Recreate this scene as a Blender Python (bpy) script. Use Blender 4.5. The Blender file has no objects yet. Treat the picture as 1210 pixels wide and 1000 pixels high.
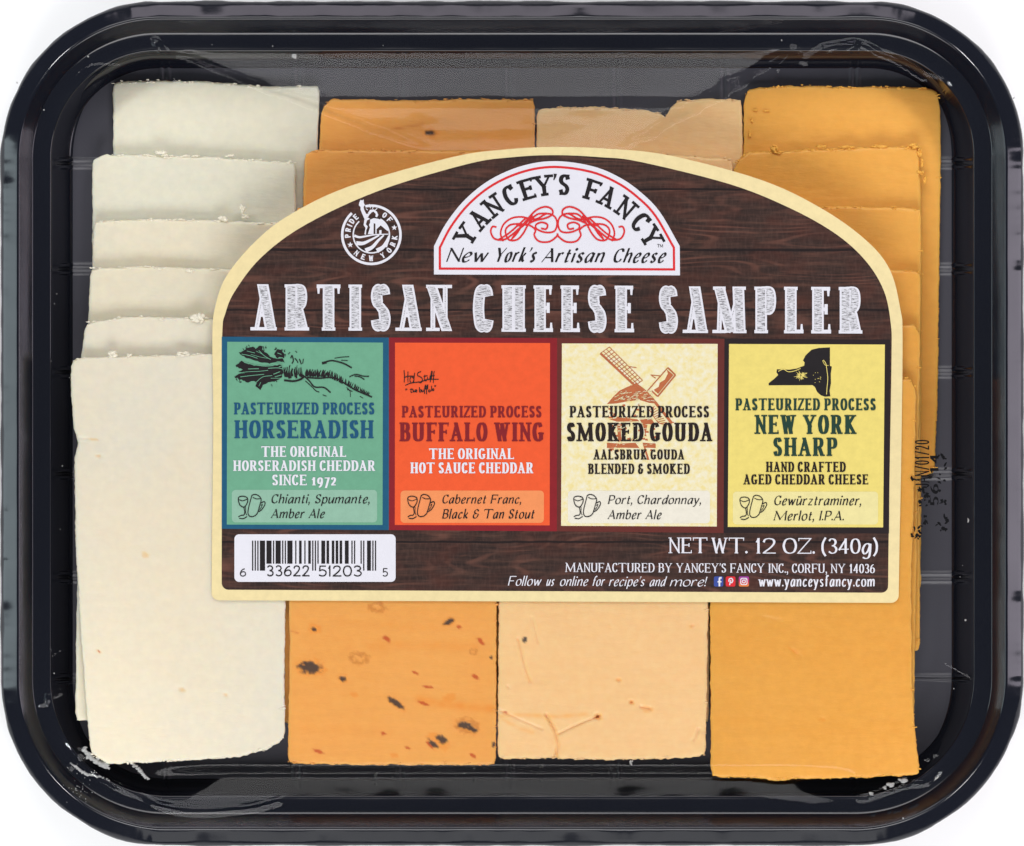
import bpy, bmesh, math, random
import numpy as np
from mathutils import Vector, noise
from mathutils.geometry import tessellate_polygon

random.seed(7)
SC = bpy.context.scene
COL = SC.collection
U = 0.000215          # metres per photo pixel on the table
CAM_H = 1.5           # camera height

# ------------------------------------------------------------------ camera
cam_d = bpy.data.cameras.new('camera')
cam = bpy.data.objects.new('camera', cam_d)
COL.objects.link(cam)
cam.location = (0, 0, CAM_H)
cam.rotation_euler = (0, 0, 0)
cam_d.sensor_width = 36
cam_d.lens = 36 * CAM_H / (1210 * U)
cam_d.clip_start = 0.05
cam_d.clip_end = 50
SC.camera = cam

# ------------------------------------------------------------------ world, lamps, exposure
W = bpy.data.worlds.new('World')
SC.world = W
W.use_nodes = True
W.node_tree.nodes['Background'].inputs[0].default_value = (0.86, 0.92, 1.0, 1)
W.node_tree.nodes['Background'].inputs[1].default_value = 0.14


def area(name, loc, target, sx, sy, power, col=(1, 1, 1)):
    d = bpy.data.lights.new(name, 'AREA')
    d.shape = 'RECTANGLE'
    d.size, d.size_y, d.energy, d.color = sx, sy, power, col
    o = bpy.data.objects.new(name, d)
    COL.objects.link(o)
    o.location = loc
    o.rotation_euler = (Vector(target) - Vector(loc)).to_track_quat('-Z', 'Y').to_euler()
    return o


area('softbox_back', (0, 0.62, 0.62), (0, 0, 0), 0.75, 0.40, 4.2, (1.0, 0.985, 0.99))
area('softbox_front', (0, -0.62, 0.62), (0, 0, 0), 0.75, 0.40, 6.0, (1.0, 0.985, 0.99))
area('softbox_side_a', (-0.85, 0.0, 0.22), (-0.12, 0, 0), 0.25, 0.75, 2.0, (0.80, 0.95, 1.0))
area('softbox_side_b', (0.85, 0.0, 0.22), (0.12, 0, 0), 0.25, 0.75, 2.3, (0.95, 0.86, 1.0))

area('softbox_low_back', (0, 0.85, 0.20), (0, 0.1, 0), 0.6, 0.2, 1.0, (0.97, 0.88, 1.0))
area('softbox_low_front', (0, -0.85, 0.20), (0, -0.1, 0), 0.6, 0.2, 0.45)
for sx, sy in ((-1, 1), (1, 1), (1, -1), (-1, -1)):     # added spots out of view, brightening the white board beside each tray corner
    d = bpy.data.lights.new('board_spot', 'SPOT')
    d.energy, d.spot_size, d.spot_blend, d.shadow_soft_size = 2.9 if sy > 0 else 2.0, math.radians(22), 1.0, 0.03
    o = bpy.data.objects.new('board_spot', d)
    COL.objects.link(o)
    o.location = (sx * 0.30, sy * 0.27, 0.30)
    o.rotation_euler = (Vector((sx * 0.126, sy * 0.103, 0)) - Vector(o.location)).to_track_quat('-Z', 'Y').to_euler()
SC.view_settings.view_transform = 'Standard'
SC.view_settings.look = 'None'
SC.view_settings.exposure = 0
SC.view_settings.gamma = 1
SC.view_settings.use_curve_mapping = False
SC.render.engine = 'CYCLES'
SC.cycles.transparent_max_bounces = 12
SC.cycles.max_bounces = 10


# ------------------------------------------------------------------ helpers
def P(px, py, zmm):
    """photo pixel + real height (mm) -> metres"""
    z = zmm * 0.001
    k = U * (CAM_H - z) / CAM_H
    return ((px - 605) * k, (500 - py) * k, z)


def lin(c):
    c /= 255.0
    return c / 12.92 if c <= 0.04045 else ((c + 0.055) / 1.055) ** 2.4


def C(r, g, b, k=0.90):
    return (min(1, lin(r) * k), min(1, lin(g) * k), min(1, lin(b) * k), 1)


def new_mat(name, col=(0.5, 0.5, 0.5, 1), rough=0.5, spec=0.4):
    m = bpy.data.materials.new(name)
    m.use_nodes = True
    b = m.node_tree.nodes['Principled BSDF']
    b.inputs['Base Color'].default_value = col
    b.inputs['Roughness'].default_value = rough
    b.inputs['Specular IOR Level'].default_value = spec
    return m


def nd(m, t, **kw):
    n = m.node_tree.nodes.new(t)
    for k, v in kw.items():
        setattr(n, k, v)
    return n


def lk(m, a, b):
    m.node_tree.links.new(a, b)


def bsdf(m):
    return m.node_tree.nodes['Principled BSDF']


def mix_col(m, fac, a, b, mode='MIX'):
    n = nd(m, 'ShaderNodeMix', data_type='RGBA', blend_type=mode)
    for sock, val in ((n.inputs[0], fac), (n.inputs[6], a), (n.inputs[7], b)):
        if isinstance(val, (int, float, tuple)):
            sock.default_value = val
        else:
            lk(m, val, sock)
    return n.outputs[2]


def noise_tex(m, vec, scale, detail=4, rough=0.55, sc=(1, 1, 1)):
    mp = nd(m, 'ShaderNodeMapping')
    mp.inputs['Scale'].default_value = sc
    lk(m, vec, mp.inputs['Vector'])
    n = nd(m, 'ShaderNodeTexNoise')
    n.inputs['Scale'].default_value = scale
    n.inputs['Detail'].default_value = detail
    n.inputs['Roughness'].default_value = rough
    lk(m, mp.outputs[0], n.inputs['Vector'])
    return n.outputs['Fac']


def ramp(m, fac, stops):
    r = nd(m, 'ShaderNodeValToRGB')
    els = r.color_ramp.elements
    while len(els) < len(stops):
        els.new(0.5)
    for e, (p, c) in zip(els, stops):
        e.position = p
        e.color = c if len(c) == 4 else (*c, 1)
    lk(m, fac, r.inputs[0])
    return r.outputs['Color']


def g4(v):
    return (v, v, v, 1)


def add_bump(m, height, strength=0.3, dist=0.0003):
    b = nd(m, 'ShaderNodeBump')
    b.inputs['Strength'].default_value = strength
    b.inputs['Distance'].default_value = dist
    lk(m, height, b.inputs['Height'])
    lk(m, b.outputs[0], bsdf(m).inputs['Normal'])


def obj_coord(m):
    return nd(m, 'ShaderNodeTexCoord').outputs['Object']


def uv_coord(m):
    return nd(m, 'ShaderNodeTexCoord').outputs['UV']


class MB:
    """collects faces given in photo pixels and mm; builds ONE mesh"""

    def __init__(s):
        s.v, s.f, s.uv, s.mi = [], [], [], []

    def vert(s, px, py, z):
        s.v.append(P(px, py, z))
        s.uv.append((px / 100, py / 100))
        return len(s.v) - 1

    def poly(s, pts, z):
        """filled outline, flat at height z"""
        n0 = len(s.v)
        for (x, y) in pts:
            s.vert(x, y, z)
        tris = tessellate_polygon([[Vector((x, -y, 0)) for x, y in pts]])
        for t in tris:
            a, b, c = [Vector((pts[i][0], -pts[i][1], 0)) for i in t]
            t = list(t)
            if (b - a).cross(c - a).z < 0:
                t.reverse()
            s.f.append([n0 + i for i in t])

    def slab(s, pts, z, th):
        """filled outline with a real thickness"""
        s.poly(pts, z)
        ar = sum(pts[i - 1][0] * pts[i][1] - pts[i][0] * pts[i - 1][1] for i in range(len(pts)))
        n = len(pts)
        t0 = len(s.v)
        for (x, y) in pts:
            s.vert(x, y, z)
        for (x, y) in pts:
            s.vert(x, y, z - th)
        for i in range(n):
            j = (i + 1) % n
            q = [t0 + i, t0 + j, t0 + n + j, t0 + n + i]
            s.f.append(q if ar > 0 else q[::-1])

    def strip(s, L, R, z, climb=0.0):
        n0 = len(s.v)
        for a, b in zip(L, R):
            s.vert(a[0], a[1], z)
            s.vert(b[0], b[1], z)
            z += climb
        for i in range(len(L) - 1):
            a = n0 + 2 * i
            q = [a, a + 1, a + 3, a + 2]
            (x0, y0), (x1, y1), (x2, y2) = L[i], R[i], R[i + 1]
            (x3, y3) = L[i + 1]
            ar = (x0 * y1 - x1 * y0) + (x1 * y2 - x2 * y1) + (x2 * y3 - x3 * y2) + (x3 * y0 - x0 * y3)
            s.f.append(q if ar < 0 else q[::-1])

    def build(s, name, mat, parent=None, smooth=False):
        me = bpy.data.meshes.new(name)
        me.from_pydata(s.v, [], s.f)
        uvl = me.uv_layers.new(name='px')
        idx = np.empty(len(me.loops), dtype=np.int32)
        me.loops.foreach_get('vertex_index', idx)
        uvl.data.foreach_set('uv', np.array(s.uv, dtype=np.float32)[idx].ravel())
        for m in (mat if isinstance(mat, (list, tuple)) else [mat]):
            me.materials.append(m)
        if smooth:
            me.polygons.foreach_set('use_smooth', [True] * len(me.polygons))
        me.update()
        o = bpy.data.objects.new(name, me)
        COL.objects.link(o)
        if parent:
            o.parent = parent
        return o


def tag(o, label=None, cat=None, group=None, kind=None):
    for k, v in (('label', label), ('category', cat), ('group', group), ('kind', kind)):
        if v:
            o[k] = v
    return o


def crom(pts, n=8):
    """Catmull-Rom through pts; a repeated point is a corner. Returns smooth pieces."""
    pieces, cur = [], [pts[0]]
    for p in pts[1:]:
        if p == cur[-1]:
            pieces.append(cur)
            cur = [p]
        else:
            cur.append(p)
    pieces.append(cur)
    out = []
    for q in pieces:
        if len(q) < 2:
            continue
        if len(q) == 2:
            out.append(q)
            continue
        closed = q[0] == q[-1]
        r = []
        for i in range(len(q) - 1):
            p1, p2 = q[i], q[i + 1]
            p0 = q[i - 1] if i > 0 else (q[-2] if closed else (2 * p1[0] - p2[0], 2 * p1[1] - p2[1]))
            p3 = q[i + 2] if i + 2 < len(q) else (q[1] if closed else (2 * p2[0] - p1[0], 2 * p2[1] - p1[1]))
            for k in range(n):
                t = k / n
                r.append(tuple(0.5 * (2 * p1[a] + (p2[a] - p0[a]) * t + (2 * p0[a] - 5 * p1[a] + 4 * p2[a] - p3[a]) * t * t
                                      + (3 * p1[a] - p0[a] - 3 * p2[a] + p3[a]) * t ** 3) for a in (0, 1)))
        r.append(q[-1])
        out.append(r)
    return out


LEVEL = [0]


def lvl():
    """ink lies in a few hair-thin layers so that no two faces coincide"""
    LEVEL[0] = (LEVEL[0] + 1) % 9
    return LEVEL[0] * 0.006


def ribbon(mb, pts, z, wfun, ext=0.0, xf=lambda p: p, taper=None):
    """a pen stroke along pts; wfun(direction angle) -> full width"""
    n = len(pts)
    if ext and n >= 2:
        pts = list(pts)
        for e, (a, b) in ((0, (0, 1)), (n - 1, (n - 1, n - 2))):
            dx, dy = pts[a][0] - pts[b][0], pts[a][1] - pts[b][1]
            d = math.hypot(dx, dy) or 1
            pts[e] = (pts[a][0] + dx / d * ext, pts[a][1] + dy / d * ext)
    L, R = [], []
    for i in range(n):
        a = pts[max(0, i - 1)]
        b = pts[min(n - 1, i + 1)]
        dx, dy = b[0] - a[0], b[1] - a[1]
        d = math.hypot(dx, dy) or 1
        w = wfun(math.atan2(dy, dx)) * 0.5
        if taper:
            w *= taper(i / (n - 1))
        wl = wr = w
        if 0 < i < n - 1:      # keep the inside of a tight bend from folding over itself
            t1 = math.atan2(pts[i][1] - a[1], pts[i][0] - a[0])
            t2 = math.atan2(b[1] - pts[i][1], b[0] - pts[i][0])
            tn_ = (t2 - t1 + math.pi) % (2 * math.pi) - math.pi
            if abs(tn_) > 1e-3:
                lim = .9 * d / 2 / abs(tn_)
                if tn_ > 0:
                    wl = min(w, lim)
                else:
                    wr = min(w, lim)
        nx, ny = -dy / d, dx / d
        L.append(xf((pts[i][0] + nx * wl, pts[i][1] + ny * wl)))
        R.append(xf((pts[i][0] - nx * wr, pts[i][1] - ny * wr)))
    mb.strip(L, R, z + lvl(), .0005)


def line(mb, pts, w, z, curve=True, taper=None, n=8):
    for pc in (crom(pts, n) if curve else [pts]):
        ribbon(mb, pc, z, lambda a: w, taper=taper)


def disc_pts(cx, cy, r, n=40, ry=None, rot=0):
    ry = r if ry is None else ry
    return [(cx + r * math.cos(t) * math.cos(rot) - ry * math.sin(t) * math.sin(rot),
             cy + r * math.cos(t) * math.sin(rot) + ry * math.sin(t) * math.cos(rot))
            for t in (2 * math.pi * i / n for i in range(n))]


def rrect(x0, y0, x1, y1, r, n=6):
    p = []
    for cx, cy, a0 in ((x1 - r, y0 + r, -90), (x1 - r, y1 - r, 0), (x0 + r, y1 - r, 90), (x0 + r, y0 + r, 180)):
        for i in range(n + 1):
            a = math.radians(a0 + 90 * i / n)
            p.append((cx + r * math.cos(a), cy + r * math.sin(a)))
    return p


# ------------------------------------------------------------------ lettering: pen skeletons
# capitals: u, v in 0..1; serifs: (u, v, 'h') foot/head slabs, (u, v, 'd'/'u') arm ends hanging down/up
S_STR = [(.92, .8), (.8, .94), (.5, 1), (.18, .93), (.06, .76), (.2, .6), (.5, .51), (.82, .4), (.96, .23), (.82, .06), (.5, 0), (.18, .06), (.04, .22)]
O_STR = [(.5, 1), (.16, .9), (0, .62), (0, .38), (.16, .1), (.5, 0), (.84, .1), (1, .38), (1, .62), (.84, .9), (.5, 1)]
CAPS = {
    'A': (.56, [[(0, 0), (.5, 1)], [(.5, 1), (1, 0)], [(.2, .32), (.8, .32)]], [(0, 0, 'h'), (1, 0, 'h')]),
    'B': (.46, [[(0, 0), (0, 1)], [(0, 1), (.45, 1), (.78, .95), (.9, .8), (.86, .66), (.7, .57), (.45, .53), (0, .53)], [(0, .53), (.5, .53), (.84, .46), (1, .3), (.96, .14), (.8, .04), (.5, 0), (0, 0)]], [(0, 0, 'l'), (0, 1, 'l')]),
    'C': (.46, [[(.96, .78), (.82, .94), (.54, 1), (.18, .9), (0, .62), (0, .38), (.18, .1), (.54, 0), (.84, .06), (1, .24)]], [(.98, .98, 'd')]),
    'D': (.52, [[(0, 0), (0, 1)], [(0, 1), (.42, 1), (.8, .9), (1, .62), (1, .38), (.8, .1), (.42, 0), (0, 0)]], [(0, 0, 'l'), (0, 1, 'l')]),
    'E': (.54, [[(0, 0), (0, 1)], [(0, 1), (.92, 1)], [(0, .52), (.7, .52)], [(0, 0), (1, 0)]], [(0, 0, 'l'), (0, 1, 'l'), (.92, 1, 'd'), (1, 0, 'u'), (.72, .52, 'c')]),
    'F': (.52, [[(0, 0), (0, 1)], [(0, 1), (1, 1)], [(0, .5), (.72, .5)]], [(0, 0, 'h'), (0, 1, 'l'), (1, 1, 'd'), (.74, .5, 'c')]),
    'G': (.5, [[(.94, .8), (.8, .94), (.54, 1), (.18, .9), (0, .62), (0, .38), (.18, .1), (.54, 0), (.82, .04), (1, .14)], [(1, .1), (1, .42)]], [(1, .42, 'h'), (.96, .98, 'd')]),
    'H': (.54, [[(0, 0), (0, 1)], [(1, 0), (1, 1)], [(0, .52), (1, .52)]], [(0, 0, 'h'), (0, 1, 'h'), (1, 0, 'h'), (1, 1, 'h')]),
    'I': (.02, [[(.5, 0), (.5, 1)]], [(.5, 0, 'h'), (.5, 1, 'h')]),
    'J': (.3, [[(1, 1), (1, .25), (.8, .04), (.4, 0), (0, .14)]], [(1, 1, 'h')]),
    'K': (.5, [[(0, 0), (0, 1)], [(.92, 1), (.04, .44)], [(.24, .56), (1, 0)]], [(0, 0, 'h'), (0, 1, 'h'), (.92, 1, 'h'), (1, 0, 'h')]),
    'L': (.52, [[(0, 0), (0, 1)], [(0, 0), (1, 0)]], [(0, 0, 'l'), (0, 1, 'h'), (1, 0, 'u')]),
    'M': (.98, [[(0, 0), (.06, 1)], [(.06, 1), (.5, .1)], [(.5, .1), (.94, 1)], [(.94, 1), (1, 0)]], [(0, 0, 'h'), (1, 0, 'h'), (.03, 1, 'l'), (.97, 1, 'r')]),
    'N': (.54, [[(0, 0), (0, 1)], [(0, 1), (1, 0)], [(1, 0), (1, 1)]], [(0, 0, 'h'), (0, 1, 'l'), (1, 1, 'h')]),
    'O': (.54, [O_STR], []),
    'P': (.44, [[(0, 0), (0, 1)], [(0, 1), (.5, 1), (.86, .94), (1, .76), (.94, .57), (.74, .47), (.45, .44), (0, .44)]], [(0, 0, 'h'), (0, 1, 'l')]),
    'R': (.48, [[(0, 0), (0, 1)], [(0, 1), (.46, 1), (.8, .94), (.92, .77), (.86, .6), (.68, .51), (.42, .48), (0, .48)], [(.45, .48), (.62, .4), (1, 0)]], [(0, 0, 'h'), (0, 1, 'l'), (1, 0, 'r')]),
    'S': (.4, [S_STR], [(.92, .98, 'd'), (.04, .02, 'u')]),
    'T': (.88, [[(.5, 0), (.5, 1)], [(0, 1), (1, 1)]], [(.5, 0, 'h'), (0, 1, 'd'), (1, 1, 'd')]),
    'U': (.52, [[(0, 1), (0, .3), (.12, .08), (.5, 0), (.88, .08), (1, .3), (1, 1)]], [(0, 1, 'h'), (1, 1, 'h')]),
    'V': (.54, [[(0, 1), (.5, 0)], [(.5, 0), (1, 1)]], [(0, 1, 'h'), (1, 1, 'h')]),
    'W': (.78, [[(0, 1), (.25, 0)], [(.25, 0), (.5, .9)], [(.5, .9), (.75, 0)], [(.75, 0), (1, 1)]], [(0, 1, 'h'), (1, 1, 'h')]),
    'Y': (.6, [[(0, 1), (.5, .45)], [(1, 1), (.5, .45)], [(.5, .48), (.5, 0)]], [(0, 1, 'h'), (1, 1, 'h'), (.5, 0, 'h')]),
    'Z': (.58, [[(.04, 1), (.96, 1)], [(.96, 1), (0, 0)], [(0, 0), (1, 0)]], [(.04, 1, 'd'), (1, 0, 'u')]),
    '&': (.5, [[(.9, .8), (.6, 1), (.2, .9), (.14, .7), (.36, .54), (.7, .52)], [(.36, .54), (.06, .4), (.04, .16), (.3, 0), (.7, .06), (.9, .3), (.95, .5)]], []),
    '0': (.4, [O_STR], []),
    '1': (.14, [[(.6, 0), (.6, 1)], [(.6, 1), (0, .8)]], [(.6, 0, 'h')]),
    '2': (.4, [[(.04, .74), (.14, .92), (.46, 1), (.82, .92), (.9, .7), (.66, .42), (.2, .12), (0, 0)], [(0, 0), (1, 0)]], []),
    '3': (.38, [[(.04, .86), (.3, 1), (.72, .96), (.9, .77), (.72, .58), (.4, .53)], [(.4, .53), (.8, .46), (1, .27), (.82, .06), (.4, 0), (0, .12)]], []),
    '4': (.44, [[(.7, 0), (.7, 1)], [(.7, 1), (0, .28)], [(0, .28), (1, .28)]], []),
    '5': (.38, [[(.9, 1), (.16, 1)], [(.16, 1), (.1, .54)], [(.1, .54), (.5, .62), (.9, .5), (1, .3), (.82, .06), (.4, 0), (0, .1)]], []),
    '6': (.42, [[(.86, .96), (.5, .9), (.14, .64), (0, .34), (.12, .08), (.5, 0), (.88, .1), (1, .32), (.86, .52), (.5, .58), (.14, .46), (.02, .3)]], []),
    '7': (.4, [[(0, 1), (1, 1)], [(1, 1), (.3, 0)]], []),
    '8': (.4, [[(.5, 1), (.14, .92), (.1, .72), (.5, .53), (.94, .34), (.9, .1), (.5, 0), (.1, .1), (.06, .34), (.5, .53), (.9, .72), (.86, .92), (.5, 1)]], []),
    '9': (.42, [[(.14, .04), (.5, .1), (.86, .36), (1, .66), (.88, .92), (.5, 1), (.12, .9), (0, .68), (.14, .48), (.5, .42), (.86, .54), (.98, .7)]], []),
    '(': (.16, [[(1, 1.1), (.2, .75), (0, .45), (.2, .1), (1, -.2)]], []),
    ')': (.16, [[(0, 1.1), (.8, .75), (1, .45), (.8, .1), (0, -.2)]], []),
    '/': (.34, [[(0, 0), (1, 1)]], []),
}
BOWL = [(.95, .52), (.7, .66), (.3, .58), (.02, .28), (.12, .04), (.36, 0), (.7, .2), (.93, .56)]
ARCH = [(.06, .34), (.36, .6), (.72, .66), (.9, .5), (.86, .08), (1.02, .03)]
LOW = {
    'a': (.40, [BOWL, [(.98, .66), (.9, .3), (.89, .07), (1.04, .03)]]),
    'b': (.40, [[(.12, 1.04), (.08, .5), (.08, .06)], [(.09, .38), (.4, .64), (.8, .64), (1, .4), (.86, .1), (.5, 0), (.08, .06)]]),
    'c': (.34, [[(.95, .54), (.75, .66), (.35, .6), (.03, .3), (.2, .05), (.6, 0), (.97, .14)]]),
    'd': (.40, [BOWL, [(1.04, 1.04), (.93, .4), (.9, .07), (1.04, .03)]]),
    'e': (.34, [[(.06, .31), (.6, .35), (.95, .5), (.8, .65), (.45, .63), (.06, .34), (.2, .04), (.6, 0), (.98, .15)]]),
    'f': (.28, [[(1.15, .93), (.95, 1.04), (.6, .98), (.46, .75), (.42, .4), (.36, 0)], [(.0, .62), (1.0, .62)]]),
    'g': (.40, [BOWL, [(.98, .66), (.93, .1), (.78, -.22), (.4, -.32), (.02, -.24)]]),
    'h': (.40, [[(.12, 1.04), (.05, 0)], ARCH]),
    'i': (.08, [[(.3, .66), (.3, .09), (1.1, .04)], 'dot']),
    'k': (.38, [[(.12, 1.04), (.05, 0)], [(.9, .64), (.55, .42), (.1, .32)], [(.34, .38), (.66, .12), (1.02, .02)]]),
    'l': (.08, [[(.4, 1.04), (.3, .08), (1.1, .04)]]),
    'm': (.68, [[(.06, .66), (.02, 0)], [(.03, .34), (.18, .58), (.38, .66), (.48, .5), (.46, 0)], [(.47, .34), (.66, .6), (.86, .66), (.95, .5), (.93, .08), (1.02, .03)]]),
    'n': (.40, [[(.1, .66), (.04, 0)], ARCH]),
    'o': (.40, [[(.5, .66), (.14, .57), (0, .32), (.14, .07), (.5, 0), (.86, .1), (1, .34), (.86, .6), (.5, .66)]]),
    'p': (.40, [[(.14, .68), (.06, -.32)], [(.1, .4), (.4, .64), (.8, .64), (1, .4), (.86, .08), (.5, 0), (.1, .1)]]),
    'r': (.28, [[(.14, .66), (.05, 0)], [(.1, .36), (.45, .61), (.75, .66), (1.02, .6)]]),
    's': (.30, [[(.92, .56), (.6, .66), (.2, .58), (.2, .43), (.7, .28), (.88, .14), (.6, 0), (.05, .08)]]),
    't': (.24, [[(.45, .9), (.32, .2), (.48, .02), (1.0, .1)], [(.0, .62), (1.0, .62)]]),
    'u': (.40, [[(.08, .66), (.05, .16), (.28, 0), (.66, .14), (.94, .5)], [(1, .66), (.92, .08), (1.06, .03)]]),
    'v': (.38, [[(0, .66), (.42, 0)], [(.42, 0), (1, .66)]]),
    'w': (.58, [[(0, .66), (.26, 0)], [(.26, 0), (.5, .6)], [(.5, .6), (.74, 0)], [(.74, 0), (1, .66)]]),
    'x': (.38, [[(0, .66), (1, 0)], [(1, .66), (0, 0)]]),
    'y': (.38, [[(0, .66), (.46, .02)], [(1, .66), (.46, 0), (.2, -.28), (-.15, -.3)]]),
    'z': (.36, [[(.05, .64), (.95, .64)], [(.95, .64), (.05, .02)], [(.05, .02), (1, .02)]]),
}
LOW['ü'] = (.40, LOW['u'][1] + ['uml'])


THIN = {'A': [0], 'N': [0, 2], 'M': [0, 2], 'V': [1], 'W': [1, 3], 'Y': [1]}


class Pen:
    def __init__(s, thick, thin, serif=0.0, st=None, gap=0.06, slant=0.0, nib=0.0, space=0.3, old=False, wob=0.0, hair=.62):
        s.thick, s.thin, s.serif, s.st, s.gap, s.slant, s.nib, s.space, s.old, s.wob, s.hair = thick, thin, serif, st or thin, gap, slant, nib, space, old, wob, hair

    def w(s, a):
        c = math.sin(a - s.nib)
        return s.thin + (s.thick - s.thin) * abs(c) ** 1.4


def glyph(mb, ch, pen, x, wf, z, xf, inner=0.0):
    """draw one glyph with its left edge at x (em units, cap height 1); returns its advance. inner: shrink for a chalk fill"""
    th, tn = pen.thick, pen.thin
    if ch == ' ':
        return pen.space * wf + pen.gap
    sl = pen.slant
    out = lambda p: xf((p[0] + sl * p[1], p[1]))
    wfun = (lambda a: max(0, pen.w(a) - inner)) if inner else pen.w

    def dot(px, py, r):
        mb.poly([out((px + r * math.cos(t), py + r * math.sin(t))) for t in (2 * math.pi * i / 10 for i in range(10))], z + lvl())

    if ch in '.,':
        r = max(th * .55, .07)
        if not inner:
            dot(x + r, r * .9, r)
            if ch == ',':
                ribbon(mb, [(x + r * 1.6, r * .6), (x + r * 1.3, -.1), (x + r * .5, -.2)], z, lambda a: r * .9, xf=out)
        return 2 * r + pen.gap
    if ch in "'’\"“”":
        r = max(th * .5, .06)
        k = 2 if ch in '"“”' else 1
        for q in range(k):
            ribbon(mb, [(x + r * 1.4 + q * .16, 1.02), (x + r * 1.3 + q * .16, .88), (x + r * .6 + q * .16, .72)], z, lambda a: r * 1.5, xf=out, taper=lambda t: 1 - .7 * t)
        return 2 * r + (k - 1) * .16 + pen.gap
    if ch == '!':
        ribbon(mb, [(x + th * .6, 1), (x + th * .5, .3)], z, lambda a: th, xf=out, taper=lambda t: 1 - .5 * t)
        dot(x + th * .6, .06, th * .6)
        return th * 1.2 + pen.gap
    if ch in CAPS:
        w0, strokes, serifs = CAPS[ch]
        W_ = w0 * wf
        if ch == 'I' or ch == '1':
            W_ = w0
        lef = th / 2 + (pen.serif if any(q[2] in 'hl' and q[0] < .3 for q in serifs) or (ch in 'I1YT' and False) else 0)
        rig = th / 2 + (pen.serif if any(q[2] in 'hr' and q[0] > .7 for q in serifs) else 0)
        if ch in 'ANM':
            lef = th * pen.hair / 2 + pen.serif
        if ch == 'N':
            rig = th * pen.hair / 2 + pen.serif
        if ch in 'EFLZ':
            rig = max(pen.st, .07) / 2
        if ch in 'TZ':
            lef = rig = max(pen.st, .07) / 2
        if ch in 'I1':
            lef = rig = th / 2 + pen.serif
        ys, yo = 1.0, 0.0
        if pen.old and ch in '1072':
            ys = .74
        if pen.old and ch in '9734':
            yo = -.26
        if pen.old and ch in '7':
            ys = 1.0
        mp = lambda u, v: (x + lef + u * W_, yo + ys * (tn / 2 + v * (1 - tn)))
        out0 = out
        for si, st in enumerate(strokes):
            hk = pen.hair if si in THIN.get(ch, ()) else 1.0
            wf_ = (lambda a, hk=hk: max(0, pen.w(a) * hk - inner)) if hk < 1 else wfun
            for pc in crom([mp(*p) for p in st], 7):
                diag = len(pc) == 2
                slant_ = diag and abs(pc[0][0] - pc[1][0]) > .02 and abs(pc[0][1] - pc[1][1]) > .02
                lo_, hi_ = yo + inner * .5, yo + ys - inner * .5
                out = (lambda p: xf((p[0] + sl * p[1], min(hi_, max(lo_, p[1]))))) if slant_ else out0
                ribbon(mb, pc, z, wf_, ext=(th * .5 if slant_ else ((tn / 2 if diag else 0) - inner * .5)), xf=out)
        out = out0
        if not inner and pen.serif > 0:
            sw, stt = pen.serif + th / 2, pen.st
            for (u, v, k) in serifs:
                cx, cy = mp(u, v)
                if k in 'hlr':
                    a = cx - (sw if k in 'hl' else th / 2)
                    b = cx + (sw if k in 'hr' else th / 2)
                    yy = yo + ys * (stt / 2 if v < .3 else (1 - stt / 2 if v > .9 else v))
                    ribbon(mb, [(a, yy), (b, yy)], z, lambda q: stt, xf=out)
                else:
                    ln = .2
                    y0, y1 = {'d': (ys - ln + yo, ys + yo), 'u': (yo, yo + ln), 'c': (cy - .11, cy + .11)}[k]
                    if k == 'd':
                        y0, y1 = y1, y0
                    hw = max(stt, .07)
                    ribbon(mb, [(cx, y0), (cx, y1)], z, lambda q: hw, xf=out, taper=(lambda t: 1 - .45 * t) if k != 'c' else None)
        return lef + W_ + rig + pen.gap
    w0, strokes = LOW[ch]
    W_ = w0 * wf if w0 > .1 else w0
    lef = th / 2
    for st in strokes:
        if st == 'dot':
            dot(x + lef + .06, .92, max(th * .6, .06))
            continue
        if st == 'uml':
            dot(x + lef + .1, .88, max(th * .55, .055))
            dot(x + lef + .28, .88, max(th * .55, .055))
            continue
        for pc in crom([(x + lef + u * W_, v) for u, v in st], 7):
            ribbon(mb, pc, z, wfun, xf=out)
            if pen.serif and st[0][1] in (.66, .68, 1.04) and pc[0][1] > .6 and len(st) < 6:
                ribbon(mb, [(pc[0][0] - th / 2 - pen.serif, pc[0][1] - .05), (pc[0][0], pc[0][1] - .01)], z, lambda q: pen.st, xf=out)
            if pen.serif and abs(st[-1][1]) < .001 and len(st) == 2 and ch in 'hnmkr':
                ribbon(mb, [(pc[-1][0] - th / 2 - pen.serif * .8, .03), (pc[-1][0] + th / 2 + pen.serif * .8, .03)], z, lambda q: pen.st, xf=out)
    return lef * 2 + W_ + pen.gap


def measure(txt, pen, wf):
    return sum(glyph(MB(), c, pen, 0, wf, 0, lambda p: p) for c in txt) - pen.gap


def write(mb, txt, pen, x0, x1, ytop, ybase, z, dy=0.0, mb_in=None, inner=0.0, low=False):
    """fit txt between x0 and x1 with its cap height from ytop to ybase; dy = drop of the baseline over the line"""
    h = ybase - ytop
    target = (x1 - x0) / h - abs(pen.slant) * .9
    m1, m2 = measure(txt, pen, 1.0), measure(txt, pen, 2.0)
    wf = 1 + (target - m1) / (m2 - m1)
    k = 1.0
    if wf < .45:
        wf = .45
        k = target / measure(txt, pen, wf)
    sl = dy / (x1 - x0)
    xf = lambda p: (x0 + p[0] * h * k, ybase - p[1] * h + sl * p[0] * h * k)
    x = 0
    for c in txt:
        a = glyph(mb, c, pen, x, wf, z, xf)
        if mb_in is not None and c != ' ':
            glyph(mb_in, c, pen, x, wf, z + .06, xf, inner)
        x += a


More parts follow.
